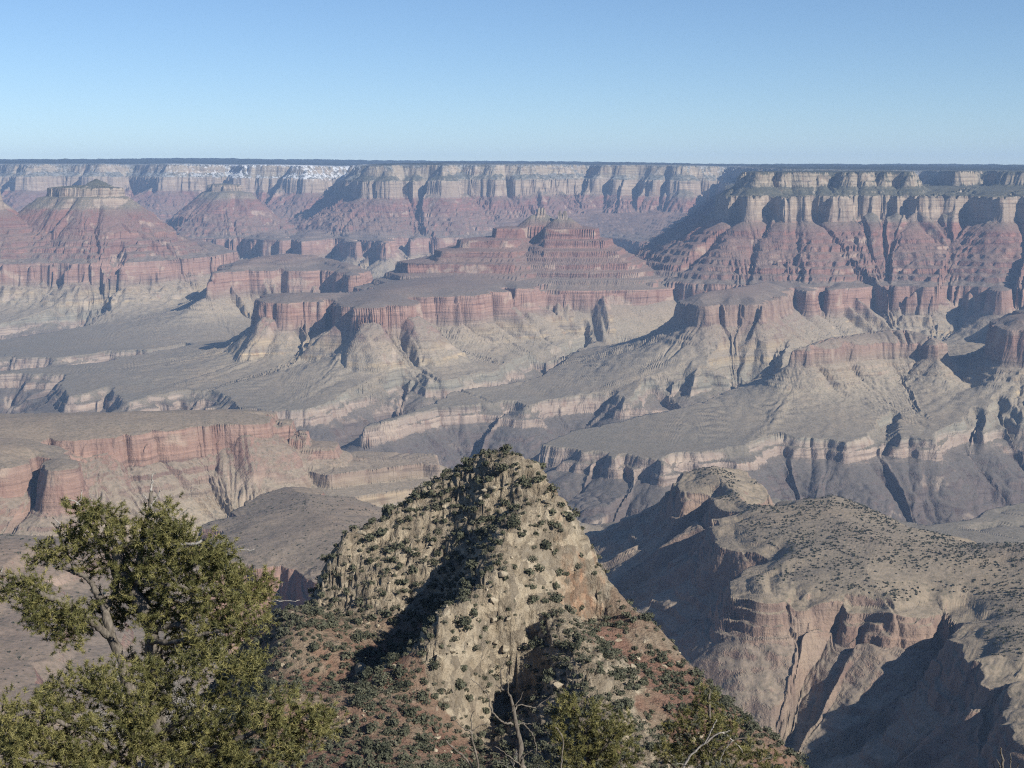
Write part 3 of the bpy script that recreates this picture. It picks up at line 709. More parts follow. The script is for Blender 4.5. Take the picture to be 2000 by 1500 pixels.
az2 = np.radians(np.linspace(-29, 29, int(1000 * Q)))
rs2 = np.exp(np.linspace(math.log(5.0), math.log(700.0), 1500))
X2, Y2 = polar_patch(near_ridge, az2, 4, rs2, int(1200 * Q), hw=.3, blur=2.0)
z2, rk2, lime2, t2 = near_ridge(X2.ravel(), Y2.ravel(), True)
C2 = np.stack([X2, Y2, z2.reshape(X2.shape)], -1)
n2 = -np.cross(np.gradient(C2, axis=0), np.gradient(C2, axis=1)); n2 /= np.linalg.norm(n2, axis=-1, keepdims=True) + 1e-9
n2[n2[..., 2] < 0] *= -1
C2 = (C2 + n2 * rk2.reshape(X2.shape + (1,))).reshape(-1, 3)      # blocks stand out square to the slope
rust = np.clip((X2.ravel() - 12) / 6, 0, 1) * np.clip((Y2.ravel() - 388) / 8, 0, 1)
apron = np.clip((0.55 - t2) * 2, 0, 1) * np.clip((Y2.ravel() - 200) / 100, 0, 1)
me = mesh_np('rocky_ridge', C2, grid_quads(*X2.shape).reshape(-1, 4)[:, ::1], M_RIDGE, {'limestone': lime2, 'apron': apron, 'rust': rust})
obj('rocky_ridge', me, 'steep limestone knob with red scrubby slopes rising in the middle of the view', 'ridge', 'structure')

# ------------------------------------------------------------------ scrub
def leaf_cloud(seed, n, lobes, size, rx=1.0, rz=.8, shell=.55, vert=0.0):
    """n small leaf faces spread through a few lobes; unit radius, base at z=0"""
    g = np.random.default_rng(seed)
    cs = np.stack([g.uniform(-.5, .5, lobes) * rx, g.uniform(-.5, .5, lobes) * rx, g.uniform(.25, .75, lobes) * rz], -1)
    cr = g.uniform(.32, .58, lobes)
    k = g.integers(0, lobes, n)
    v = g.normal(size=(n, 3)); v /= np.linalg.norm(v, axis=1, keepdims=True)
    p = cs[k] + v * (cr[k] * g.uniform(shell, 1.0, n) ** .6)[:, None]
    p[:, 2] = np.abs(p[:, 2])
    nn = v + g.normal(size=(n, 3)) * .55 + np.array([0, 0, .2]); nn /= np.linalg.norm(nn, axis=1, keepdims=True)
    t1 = np.cross(nn, g.normal(size=(n, 3))); t1 /= np.linalg.norm(t1, axis=1, keepdims=True)
    t2_ = np.cross(nn, t1)
    s = size * g.uniform(.6, 1.4, n)[:, None]
    tri = np.stack([p - t1 * s - t2_ * s * .6, p + t1 * s - t2_ * s * .6, p + t2_ * s * 1.1], 1)
    return tri.reshape(-1, 3)

def tri_mesh(name, pts, mat, smooth=False):
    return mesh_np(name, pts, np.arange(len(pts)).reshape(-1, 3), mat, smooth=smooth)

def leaf_material(name, dark, light, scale=1.2):
    N = NT(name)
    p = N.pos()
    oi = N.n('ShaderNodeObjectInfo').outputs['Random']
    f = N.math('ADD', N.math('MULTIPLY', N.noise(p, scale, 3, .6), .7), N.math('MULTIPLY', oi, .3))
    N.color(N.ramp(f, [(.3, dark), (.72, light)]))
    N.b.inputs['Roughness'].default_value = .8
    return N.m
M_JUN = leaf_material('juniper_leaf', (.055, .062, .042), (.125, .130, .088))
M_SAGE = leaf_material('sage_leaf', (.085, .088, .062), (.17, .165, .12))
M_MESA = leaf_material('mesa_scrub_leaf', (.045, .052, .036), (.09, .098, .066), .15)

JUN = [tri_mesh('juniper_bush', leaf_cloud(100 + k, 420, 7, .10, rz=.95), M_JUN) for k in range(7)]
SAGE = [tri_mesh('grey_shrub', leaf_cloud(200 + k, 170, 4, .13, rz=.6), M_SAGE) for k in range(5)]

def scatter_ridge():
    g = np.random.default_rng(5)
    n = 190000
    a = g.uniform(math.radians(-13), math.radians(14), n)
    r = np.sqrt(g.uniform(262.0 ** 2, 455.0 ** 2, n))
    x, y = np.sin(a) * r, np.cos(a) * r
    z, lime, t = near_ridge(x, y)
    zx = near_ridge(x + 1.5, y)[0] - near_ridge(x - 1.5, y)[0]; zy = near_ridge(x, y + 1.5)[0] - near_ridge(x, y - 1.5)[0]
    slope = np.sqrt(zx ** 2 + zy ** 2) / 3
    clump = perlin(x / 26, y / 26, 95) + .5 * perlin(x / 9, y / 9, 96)
    # greener in the hollow left of the central spur and on the shaded sides
    zb = ridge_base(x, y)[0]; zl = ridge_base(x - 6, y)[0]; zr_ = ridge_base(x + 6, y)[0]
    west = np.clip((zr_ - zl) / 12, -.2, 1.0)
    dens = np.clip(.8 + .6 * clump + .9 * west, .1, 1.3) * np.where((x > 13) & (y > 388), .22, 1) * np.where(t > .7, .72, 1.0) * np.clip(1.9 - slope * .55, .3, 1) * np.sqrt(1 + slope ** 2)
    keep = g.uniform(0, 1.9, n) < dens
    x, y, z, t, west, slope = x[keep], y[keep], z[keep], t[keep], west[keep], slope[keep]
    size = np.exp(g.normal(0, .45, len(x)))
    # keep the plants apart
    taken = {}
    out = []
    for i in range(len(x)):
        big = g.uniform() < .56
        rad = (1.6 if big else .95) * size[i]
        rad = min(rad, 2.7)
        c = 4.0
        ci, cj = int(x[i] // c), int(y[i] // c)
        ok = True
        for di in (-1, 0, 1):
            for dj in (-1, 0, 1):
                for (qx, qy, qr) in taken.get((ci + di, cj + dj), ()):
                    if (qx - x[i]) ** 2 + (qy - y[i]) ** 2 < ((qr + rad) * .56) ** 2: ok = False
        if not ok: continue
        taken.setdefault((ci, cj), []).append((x[i], y[i], rad))
        out.append((x[i], y[i], z[i], rad, big, t[i], west[i], slope[i]))
        if len(out) > 5200: break
    return out
plants = scatter_ridge()

def zone(x, y, t, west):
    px = x / y * F + 1000
    if west > .45: return 'in the dark hollow on the shaded side of the near ridge'
    if t > .62: return 'among pale limestone blocks of the central knob' if y > 372 else 'on the low limestone spur in front of the knob'
    return 'on the red slope left of the knob' if px < 1120 else 'on the red slope right of the knob'

def place_plants():
    g = random.Random(3)
    for big, meshes, nm, adj, grp in ((True, JUN, 'juniper_bush', 'dark green juniper bush', 'juniper bushes on the near ridge'), (False, SAGE, 'grey_shrub', 'low grey green shrub', 'grey shrubs on the near ridge')):
        L = sorted([p for p in plants if p[4] == big], key=lambda p: -p[3] / p[1])
        for i, (x, y, z, rad, b, t, w, sl_) in enumerate(L[:295]):
            o = obj(nm, meshes[i % len(meshes)], adj + ' ' + zone(x, y, t, w), 'bush' if big else 'shrub', None, grp, None, (x, y, z - .12 * rad))
            o.rotation_euler = (0, 0, g.uniform(0, 6.28)); k = rad * g.uniform(.9, 1.1)
            o.scale = (k, k, k * g.uniform(.8, 1.15))
        rest = L[295:]
        allp = []
        for i, (x, y, z, rad, b, t, w, sl_) in enumerate(rest):
            pt = leaf_cloud(300 + i % 12, 150 if big else 90, 5, .15 if big else .17, rz=.9 if big else .6)
            a = g.uniform(0, 6.28); ca, sa = math.cos(a), math.sin(a)
            pt = np.stack([pt[:, 0] * ca - pt[:, 1] * sa, pt[:, 0] * sa + pt[:, 1] * ca, pt[:, 2]], -1) * rad + np.array([x, y, z - .12 * rad])
            allp.append(pt)
        if allp:
            obj('juniper_scrub' if big else 'grey_scrub', tri_mesh('scrub', np.concatenate(allp), M_JUN if big else M_SAGE),
                'smaller dark juniper scrub scattered over the near ridge' if big else 'small grey green scrub scattered over the near ridge', 'scrub', 'stuff')
place_plants()

# shrubs on the mesa
def mesa_scrub():
    g = np.random.default_rng(8)
    n = 34000
    x = g.uniform(330, 1500, n); y = g.uniform(1950, 3450, n)
    h, ix_, bed_ = canyon(x, y)
    hx = canyon(x + 5, y)[0] - canyon(x - 5, y)[0]; hy = canyon(x, y + 5)[0] - canyon(x, y - 5)[0]
    ok = (bed_ > -2) & (np.hypot(hx, hy) / 10 < .8) & (x / y < .42)
    dens = np.clip(.5 + .9 * perlin(x / 90, y / 90, 97) + .4 * perlin(x / 30, y / 30, 98), .06, 1)
    ok &= g.uniform(0, 1, n) < dens
    x, y, h = x[ok], y[ok], h[ok]
    rad = 2.2 * np.exp(g.normal(0, .35, len(x)))
    rad = np.minimum(rad, 4.2)
    order = np.argsort(-rad / y)
    meshes = [tri_mesh('mesa_bush', leaf_cloud(400 + k, 60, 4, .22, rz=.8), M_MESA) for k in range(5)]
    rr = random.Random(4)
    for j, i in enumerate(order[:295]):
        where = 'on the near part of the tan mesa' if y[i] < 2450 else 'on the far part of the tan mesa'
        o = obj('mesa_bush', meshes[j % 5], 'dark bush standing out ' + where, 'bush', None, 'bushes dotted over the mesa top', None, (x[i], y[i], h[i] - .2 * rad[i]))
        o.rotation_euler = (0, 0, rr.uniform(0, 6.28)); o.scale = (rad[i],) * 3
    allp = []
    cl = [leaf_cloud(420 + k, 26, 3, .32, rz=.8) for k in range(8)]
    for j, i in enumerate(order[295:]):
        allp.append(cl[j % 8] * rad[i] + np.array([x[i], y[i], h[i] - .2 * rad[i]]))
    obj('mesa_scrub', tri_mesh('mesa_scrub', np.concatenate(allp), M_MESA), 'countless small shrubs sprinkled over the tan mesa top', 'scrub', 'stuff')
mesa_scrub()

def spur_scrub():
    g = np.random.default_rng(18)
    n = 9000
    x = g.uniform(-1150, -60, n); y = g.uniform(1050, 3150, n)
    h, ix_, bed_ = canyon(x, y)
    hx = canyon(x + 5, y)[0] - canyon(x - 5, y)[0]; hy = canyon(x, y + 5)[0] - canyon(x, y - 5)[0]
    ok = (bed_ > -6) & (np.hypot(hx, hy) / 10 < .9) & (np.abs(x / y) < .42) & (g.uniform(0, 1, n) < np.clip(.5 + .8 * perlin(x / 110, y / 110, 99), .08, 1))
    x, y, h = x[ok], y[ok], h[ok]
    cl = [leaf_cloud(440 + k, 30, 3, .3, rz=.8) for k in range(8)]
    rad = np.minimum(1.7 * np.exp(g.normal(0, .35, len(x))), 4)
    allp = [cl[i % 8] * rad[i] + np.array([x[i], y[i], h[i] - .2 * rad[i]]) for i in range(len(x))]
    obj('spur_scrub', tri_mesh('spur_scrub', np.concatenate(allp), M_MESA), 'small dark scrub sprinkled over the reddish spur behind the pine', 'scrub', 'stuff')
spur_scrub()

# ------------------------------------------------------------------ boulders
def rock_mesh(seed, sub=3):
    import bmesh
    g = np.random.default_rng(seed)
    bm = bmesh.new(); bmesh.ops.create_icosphere(bm, subdivisions=sub, radius=1.0)
    # cut by random planes: angular faces
    pl = [(lambda v: v / np.linalg.norm(v))(g.normal(size=3)) for _ in range(11)]
    of = g.uniform(.42, .72, 11)
    for v in bm.verts:
        c = np.array(v.co)
        for n_, o_ in zip(pl, of):
            e = c @ n_ - o_
            if e > 0: c = c - n_ * e
        c = c * (1 + .03 * math.sin(9 * c[0] + seed) * math.cos(8 * c[1]))
        v.co = c * np.array([1.0, .8, .75])
    me = bpy.data.meshes.new('limestone_boulder'); bm.to_mesh(me); bm.free()
    me.materials.append(M_BOULDER)
    return me
def boulder_material():
    N = NT('pale_limestone')
    p = N.pos()
    N.color(N.ramp(N.noise(p, .8, 5, .65), [(.3, (.24, .20, .145)), (.5, (.38, .325, .24)), (.7, (.52, .46, .355))]))
    N.bump(N.noise(p, 1.6, 5, .7), .3, .8)
    return N.m
M_BOULDER = boulder_material()
ROCKS = [rock_mesh(k) for k in range(6)]

def on_ridge(px, py):
    """where the sight line through a pixel meets the near ridge"""
    u, yy, zz = ray(px, py)
    t = np.arange(255.0, 480.0, .25)
    h = near_ridge(u * t, yy * t)[0]
    b = np.nonzero(h > zz * t)[0]
    if len(b) == 0: return None
    return u * t[b[0]], yy * t[b[0]], h[b[0]]

def boulders():
    g = random.Random(9)
    spots = [(705, 1303, 2.3, 'single large tan boulder on the red slope at the foot of the central spur')]
    for (px, py, s, l) in spots:
        q = on_ridge(px, py + 12)
        if q:
            o = obj('limestone_boulder', ROCKS[0], l, 'boulder', None, None, None, (q[0], q[1], q[2] + .9))
            o.scale = (s * .85, s, s * 1.35); o.rotation_euler = (.2, .3, .5)
    zones = (('pale limestone block tumbled on the red slope left of the knob', (520, 800), (1180, 1420), 40, .75),
             ('pale limestone block on the crest and sides of the central knob', (680, 1080), (930, 1230), 60, 1.1),
             ('pale limestone block at the foot of the knob on its near spur', (840, 1230), (1230, 1470), 50, 1.05),
             ('pale limestone block on the red slope right of the knob', (1180, 1420), (1200, 1480), 40, .9))
    for lab, xr, yr, n, s in zones:
        for _ in range(n):
            q = on_ridge(g.uniform(*xr), g.uniform(*yr))
            if q is None: continue
            k = s * math.exp(g.gauss(0, .4)) * .8
            o = obj('limestone_boulder', ROCKS[g.randrange(6)], lab, 'boulder', None, 'limestone blocks on the near ridge', None, (q[0], q[1], q[2] + .05 * k))
            o.rotation_euler = (g.uniform(-.4, .4), g.uniform(-.4, .4), g.uniform(0, 6.28)); o.scale = (k * g.uniform(.8, 1.4), k, k * g.uniform(.7, 1.1))
boulders()

# ------------------------------------------------------------------ trees at the viewpoint
def bark_material(name, a, b):
    N = NT(name); p = N.pos()
    N.color(N.ramp(N.noise(N.vmul(p, (1, 1, .35)), 22, 4, .65), [(.35, a), (.65, b)]))
    N.bump(N.noise(N.vmul(p, (1, 1, .3)), 40, 4, .6), .02, .8)
    return N.m
M_BARK = bark_material('grey_bark', (.10, .088, .075), (.235, .21, .18))
M_DEAD = bark_material('bleached_wood', (.26, .245, .225), (.46, .44, .41))
def needle_material():
    N = NT('pinyon_needles'); p = N.pos()
    at = N.attr('shade').outputs['Fac']
    f = N.math('ADD', N.math('MULTIPLY', N.noise(p, 3.0, 3, .6), .55), N.math('MULTIPLY', at, .45))
    N.color(N.ramp(f, [(.25, (.068, .075, .028)), (.5, (.160, .157, .057)), (.78, (.285, .260, .10))]))
    N.b.inputs['Roughness'].default_value = .6
    N.b.inputs['Specular IOR Level'].default_value = .25
    return N.m
M_NEED = needle_material()

def tube(pts, rad, sides=6):
    """vertices and quads of a tapering tube along a polyline"""
    P_ = np.asarray(pts, float); n = len(P_)
    t = np.gradient(P_, axis=0); t /= np.linalg.norm(t, axis=1, keepdims=True) + 1e-9
    ref = np.array([.3, .9, .2])
    a = np.cross(t, ref); a /= np.linalg.norm(a, axis=1, keepdims=True) + 1e-9
    b = np.cross(t, a)
    ang = np.linspace(0, 2 * np.pi, sides, endpoint=False)
    r = np.asarray(rad, float)[:, None, None]
    v = P_[:, None] + r * (np.cos(ang)[None, :, None] * a[:, None] + np.sin(ang)[None, :, None] * b[:, None])
    i = np.arange(n - 1)[:, None] * sides + np.arange(sides)[None]
    j = np.arange(n - 1)[:, None] * sides + (np.arange(sides)[None] + 1) % sides
    q = np.stack([i, j, j + sides, i + sides], -1).reshape(-1, 4)
    return v.reshape(-1, 3), q

def tubes_mesh(name, items, mat, sides=6):
    V, Qd, o = [], [], 0
    for pts, rad in items:
        v, q = tube(pts, rad, sides); V.append(v); Qd.append(q + o); o += len(v)
    return mesh_np(name, np.concatenate(V), np.concatenate(Qd), mat)

def smooth_line(pts, n, g=None, wob=0.0):
    P_ = np.asarray(pts, float)
    d = np.concatenate([[0], np.cumsum(np.linalg.norm(np.diff(P_, axis=0), axis=1))]); d /= d[-1]
    t = np.linspace(0, 1, n)
    # Catmull-Rom through the points
    out = np.empty((n, 3)); k = np.clip(np.searchsorted(d, t, side='right') - 1, 0, len(P_) - 2)
    for m in range(n):
        i = k[m]; u = (t[m] - d[i]) / max(d[i + 1] - d[i], 1e-9)
        p0 = P_[max(i - 1, 0)]; p1 = P_[i]; p2 = P_[i + 1]; p3 = P_[min(i + 2, len(P_) - 1)]
        out[m] = .5 * (2 * p1 + (p2 - p0) * u + (2 * p0 - 5 * p1 + 4 * p2 - p3) * u * u + (3 * p1 - p0 - 3 * p2 + p3) * u ** 3)
    if g is not None and wob:
        w = np.cumsum(g.normal(0, wob, (n, 3)), 0); w -= np.linspace(0, 1, n)[:, None] * w[-1]
        out += w
    return out

def needles(centres, dirs, g, length=.062, per=34, width=.0046, rad=.5):
    """brush-like tufts: needles fanned round short shoots"""
    n = len(centres)
    c = np.repeat(centres, per, 0); d = np.repeat(dirs, per, 0)
    along = g.uniform(-.05, .03, (n * per, 1))
    v = g.normal(size=(n * per, 3)); v /= np.linalg.norm(v, axis=1, keepdims=True)
    v = v + d * .5; v /= np.linalg.norm(v, axis=1, keepdims=True)
    base = c + d * along
    L = length * g.uniform(.7, 1.25, (n * per, 1))
    s = np.cross(v, g.normal(size=(n * per, 3))); s /= np.linalg.norm(s, axis=1, keepdims=True)
    w = width * g.uniform(.8, 1.3, (n * per, 1))
    tri = np.stack([base - s * w, base + s * w, base + v * L], 1).reshape(-1, 3)
    return tri

def build_tree(name, label, cat, D0, limbs, blobs, seed, ntuft, nbare, dead=(), group=None, scale=1.0, need_len=.062, base=None):
    """limbs: (part name, [(px,py,dD)...], r0, r1); blobs: (px,py,rx,ry,dD,dz) crown masses; all placed at real distances round D0"""
    g = np.random.default_rng(seed)
    def at(px, py, dd): return np.array(PD(px, py, D0 + dd))
    limb_items = []
    for (nm, pts, r0, r1) in limbs:
        L = smooth_line([at(*p) for p in pts], max(10, len(pts) * 6), g, .008 * scale)
        limb_items.append((nm, L, np.linspace(r0, r1, len(L)) * (1 + .12 * g.normal(size=len(L)))))
    b = np.array(base) if base is not None else limb_items[0][1][0]
    root = bpy.data.objects.new(name, None); C.objects.link(root)
    root.location = b; root['label'] = label; root['category'] = cat
    if group: root['group'] = group
    root.empty_display_size = .2
    for nm, L, r in limb_items:
        me = tubes_mesh(nm, [(L - b, r)], M_BARK if nm != 'dead_branch' else M_DEAD, 9)
        obj(nm, me, parent=root)
    sk = np.concatenate([L for nm, L, r in limb_items if nm != 'dead_branch' or not blobs]); skr = np.concatenate([r for nm, L, r in limb_items if nm != 'dead_branch' or not blobs])
    px1 = D0 / F
    # crown: clusters of tufts inside each mass
    cl, tw = [], []
    if blobs:
        area = np.array([bb[2] * bb[3] for bb in blobs], float); area /= area.sum()
        cents = []
        for bb, a in zip(blobs, area):
            m = max(3, int(round(ntuft * a / 5.5)))
            v = g.normal(size=(m, 3)); v /= np.linalg.norm(v, axis=1, keepdims=True)
            v *= (g.uniform(.12, 1.0, (m, 1))) ** .42
            o = at(bb[0], bb[1], bb[4] if len(bb) > 4 else 0)
            cents.append(o + v * np.array([bb[2] * px1, .5 * (bb[2] + bb[3]) * px1 * 1.1, bb[3] * px1]))
        cents = np.concatenate(cents)
        # branchlets from the nearest limb, then shoots round each branchlet end
        pool = sk.copy(); poolr = skr.copy()
        order = np.argsort([np.min(((pool - c) ** 2).sum(1)) for c in cents])
        tuft_c, tuft_d = [], []
        for i in order:
            c = cents[i]
            d2 = ((pool - c) ** 2).sum(1) + .15 * np.maximum(0, pool[:, 2] - c[2] + .1) ** 2
            k = int(np.argmin(d2)); s0 = pool[k]
            dist = math.sqrt(d2[k])
            mid = .5 * (s0 + c) + np.array([0, 0, -.12 * dist]) + g.normal(0, .07 * dist + .01, 3)
            L = smooth_line([s0, mid, c], 7, g, .01 * scale)
            r0 = min(poolr[k] * .8, .006 + .012 * dist)
            tw.append((L, np.linspace(r0, .0032, 7)))
            pool = np.concatenate([pool, L[2:]]); poolr = np.concatenate([poolr, np.linspace(r0, .0035, 7)[2:]])
            ax = c - mid; ax /= np.linalg.norm(ax) + 1e-9
            m = g.integers(3, 7)
            for _ in range(m):
                dv = ax * .8 + g.normal(0, .75, 3) + np.array([0, 0, .3]); dv /= np.linalg.norm(dv)
                q = c - ax * g.uniform(0, .14) * scale + dv * g.uniform(.07, .2) * scale
                tuft_c.append(q); tuft_d.append(dv)
                if g.uniform() < .7:
                    tw.append((np.array([c - ax * .08 * scale, .5 * (c + q) + g.normal(0, .008, 3), q]), np.array([.0055, .0045, .0034])))
        tuft_c = np.array(tuft_c); tuft_d = np.array(tuft_d)
        per = 34
        tri = needles(tuft_c, tuft_d, g, need_len, per)
        sh = np.repeat(g.uniform(0, 1, len(tuft_c)), per * 3)
        me = mesh_np('crown', tri - b, np.arange(len(tri)).reshape(-1, 3), M_NEED, {'shade': sh}, smooth=False)
        crown = obj('crown', me, parent=root)
        # bare grey twigs that curl out of the crown
        for _ in range(nbare):
            c = cents[g.integers(len(cents))]
            L = [c + g.normal(0, .06, 3)]
            dv = g.normal(0, 1, 3) + np.array([0, -.5, .45]); dv /= np.linalg.norm(dv)
            for _k in range(6):
                dv = dv + g.normal(0, .33, 3); dv /= np.linalg.norm(dv)
                L.append(L[-1] + dv * g.uniform(.025, .065) * scale)
            L = np.array(L)
            cl.append((L, np.linspace(.0115, .0046, len(L))))
            for _k in range(g.integers(1, 4)):
                j = g.integers(1, 5); d3 = dv + g.normal(0, .8, 3); d3 /= np.linalg.norm(d3)
                M_ = np.array([L[j], L[j] + d3 * .05 * scale, L[j] + (d3 + g.normal(0, .3, 3)) * .11 * scale])
                cl.append((M_, np.array([.006, .0046, .0034])))
        obj('twigs', tubes_mesh('twigs', tw, M_BARK, 4), parent=root)
        if cl: obj('dead_twigs', tubes_mesh('dead_twigs', cl, M_DEAD, 4), parent=root)
    else:
        # bare snag: fine twigs along every branch
        for nm, L, r in limb_items:
            for _ in range(nbare):
                k = g.integers(len(L) // 4, len(L))
                q = [L[k]]; dv = (L[min(k + 1, len(L) - 1)] - L[max(k - 1, 0)]); dv /= np.linalg.norm(dv) + 1e-9
                dv = dv * .6 + g.normal(0, .7, 3); dv /= np.linalg.norm(dv)
                for _k in range(5):
                    dv = dv + g.normal(0, .3, 3); dv /= np.linalg.norm(dv); q.append(q[-1] + dv * g.uniform(.02, .06) * scale)
                cl.append((np.array(q), np.linspace(min(.007, r[k] * .7), .002, 6)))
        if cl: obj('twigs', tubes_mesh('twigs', cl, M_DEAD, 4), parent=root)
    return root

T1 = [('trunk', [(318,1640,.3),(305,1480,.2),(298,1360,.1),(293,1240,0),(278,1190,0),(262,1160,.05),(243,1118,.1),(229,1075,.1)], .155, .085),
      ('branch', [(262,1160,.05),(272,1110,.15),(280,1060,.2),(287,1010,.2),(292,985,.2),(297,958,.2)], .06, .018),
      ('trunk', [(318,1640,.3),(280,1430,.1),(235,1310,0),(218,1258,0),(210,1218,0),(206,1195,.05)], .12, .06),
      ('branch', [(206,1195,.05),(198,1172,.1),(184,1152,.1),(168,1130,.15),(150,1118,.15),(130,1112,.2),(112,1108,.2)], .055, .022),
      ('branch', [(214,1240,0),(196,1222,-.1),(178,1208,-.2),(158,1195,-.3),(128,1180,-.4),(90,1162,-.5),(50,1140,-.6),(22,1127,-.6),(-10,1122,-.7)], .065, .02),
      ('branch', [(206,1195,.05),(214,1168,.2),(222,1140,.3),(214,1100,.4),(196,1060,.4),(172,1020,.4)], .045, .014),
      ('branch', [(150,1118,.15),(138,1090,.2),(118,1065,.2),(112,1040,.25),(100,1020,.25)], .022, .01),
      ('branch', [(290,1235,0),(322,1222,-.1),(352,1218,-.2),(380,1240,-.3),(392,1270,-.3),(396,1292,-.3)], .05, .03),
      ('branch', [(250,1130,.1),(285,1140,-.1),(325,1142,-.3),(365,1148,-.4),(385,1165,-.4),(430,1160,-.4)], .045, .018),
      ('branch', [(293,1240,0),(340,1200,.3),(400,1180,.4),(460,1172,.4),(520,1160,.5)], .05, .014),
      ('branch', [(229,1075,.1),(262,1058,.0),(310,1055,-.2),(360,1058,-.3),(420,1075,-.3)], .045, .014),
      ('branch', [(229,1075,.1),(215,1040,.1),(205,1015,.1),(185,1000,.1)], .045, .015),
      ('branch', [(293,1250,0),(330,1255,-.4),(370,1245,-.6),(420,1235,-.7),(470,1225,-.8)], .045, .014),
      ('dead_branch', [(297,958,.2),(299,940,.2),(303,925,.2)], .018, .006), ('dead_branch', [(296,985,.2),(308,965,.2),(313,958,.2)], .012, .005),
      ('dead_branch', [(292,1000,.2),(285,978,.2),(278,965,.2)], .012, .004),
      ('dead_branch', [(340,1063,-.3),(372,1060,-.35),(401,1053,-.4)], .022, .018), ('dead_branch', [(330,1030,0),(352,1010,0),(374,992,0)], .012, .004),
      ('dead_branch', [(118,1065,.2),(108,1040,.2),(112,1022,.2),(103,1010,.2)], .012, .006), ('dead_branch', [(165,1000,.1),(148,985,.1),(125,972,.1)], .011, .004), ('dead_branch', [(150,985,.1),(160,970,.1),(158,955,.1)], .009, .003),
      ('dead_branch', [(440,1090,-.3),(475,1075,-.3),(505,1070,-.3)], .012, .004), ('dead_branch', [(500,1175,.5),(540,1170,.5),(585,1172,.5)], .012, .004), ('dead_branch', [(22,1127,-.6),(8,1120,-.6),(4,1105,-.6)], .014, .005)]
B1 = [(165,1000,42,24,.1),(200,1012,45,26,.1),(150,1040,32,22,.2),(258,1050,60,34,0),(322,1052,48,36,-.1),(98,1085,44,26,.2),(125,1065,34,22,.2),(28,1150,44,24,-.6),(78,1180,48,32,-.5),(112,1212,48,28,-.3),
      (300,1012,24,22,.2),(330,994,24,16,0),(345,1042,52,30,-.2),(402,1080,52,32,-.3),(438,1098,38,26,-.3),(262,1110,54,34,.2),(332,1122,66,38,-.2),(418,1150,66,38,-.3),(482,1162,46,30,.3),(512,1148,30,34,.4),(338,1192,60,30,.3),(412,1205,66,28,-.2),(480,1218,46,30,-.6),(244,1180,28,20,.5),(140,1250,42,18,-.2),(60,1140,30,14,-.6),(430,1245,60,24,-.6),(190,1180,30,18,.4),(230,1210,28,18,.4),(252,1168,26,16,.4),(345,1250,56,22,.2),(172,1222,36,16,.3),(300,1292,60,20,.4),(405,1272,60,22,-.2),(360,1090,40,26,.1),(450,1130,50,26,.1),(150,1195,44,20,-.5),(196,1105,40,26,.3),(178,1060,34,22,.2),(236,1150,28,18,-.1),(300,1160,40,26,.2),(290,1215,36,20,-.2),(90,1225,40,18,-.4)]
build_tree('pinyon_pine', 'tall open pinyon pine with twisted grey trunks and a bare spire top at the left', 'tree', 19.0, T1, B1, 21, 5000, 3600)

T2 = [('trunk', [(300,1720,.2),(270,1600,.1),(262,1500,0),(262,1430,0),(255,1380,0),(250,1330,.1)], .12, .04),
      ('branch', [(262,1500,0),(190,1450,-.3),(120,1410,-.5),(60,1390,-.6)], .06, .015), ('branch', [(262,1470,0),(340,1420,-.2),(420,1370,-.3),(480,1320,-.2)], .06, .015),
      ('branch', [(270,1580,.1),(380,1490,-.4),(480,1440,-.6),(580,1410,-.7),(650,1422,-.7)], .07, .012), ('branch', [(268,1560,0),(180,1520,-.5),(90,1490,-.7),(20,1480,-.8)], .06, .015),
      ('branch', [(258,1420,0),(200,1370,.2),(140,1340,.3)], .04, .012), ('branch', [(258,1400,0),(310,1350,.3),(350,1320,.4)], .04, .012), ('branch', [(380,1490,-.4),(450,1490,-.7),(540,1480,-.9)], .035, .01)]
B2 = [(58,1402,74,48,-.5),(150,1352,78,44,.1),(248,1332,92,46,0),(330,1326,66,40,.3),(428,1312,74,36,-.2),(488,1302,36,34,-.2),(60,1470,90,46,-.7),(180,1436,108,54,-.2),(318,1418,104,58,-.1),(438,1396,80,50,-.3),(538,1392,68,42,-.6),(606,1408,56,30,-.7),(648,1424,34,20,-.7),(556,1450,58,30,-.8),(400,1478,120,40,-.5),(250,1490,150,42,-.3),(110,1520,120,40,-.7),(500,1492,90,30,-.8),(30,1430,60,40,-.3)]
build_tree('pinyon_pine', 'dense bushy pinyon filling the bottom left corner below the taller tree', 'tree', 17.2, T2, B2, 22, 4600, 4200)

T3 = [('trunk', [(1150,1640,.2),(1145,1540,0),(1150,1480,0),(1140,1420,0),(1120,1380,0)], .08, .025), ('branch', [(1148,1500,0),(1190,1450,-.1),(1215,1420,-.1)], .04, .012), ('branch', [(1146,1510,0),(1110,1460,.1),(1085,1430,.1)], .035, .012),
      ('branch', [(1150,1540,0),(1210,1490,-.2),(1260,1470,-.2)], .035, .012)]
B3 = [(1108,1378,30,24,0),(1150,1398,44,32,0),(1196,1420,44,30,-.1),(1128,1446,62,38,.1),(1212,1466,54,32,-.2),(1150,1490,80,30,0),(1085,1420,24,26,.1)]
build_tree('pinyon_pine', 'small dark pinyon between the bare snag and the right-hand pine', 'tree', 24.0, T3, B3, 23, 1200, 420)

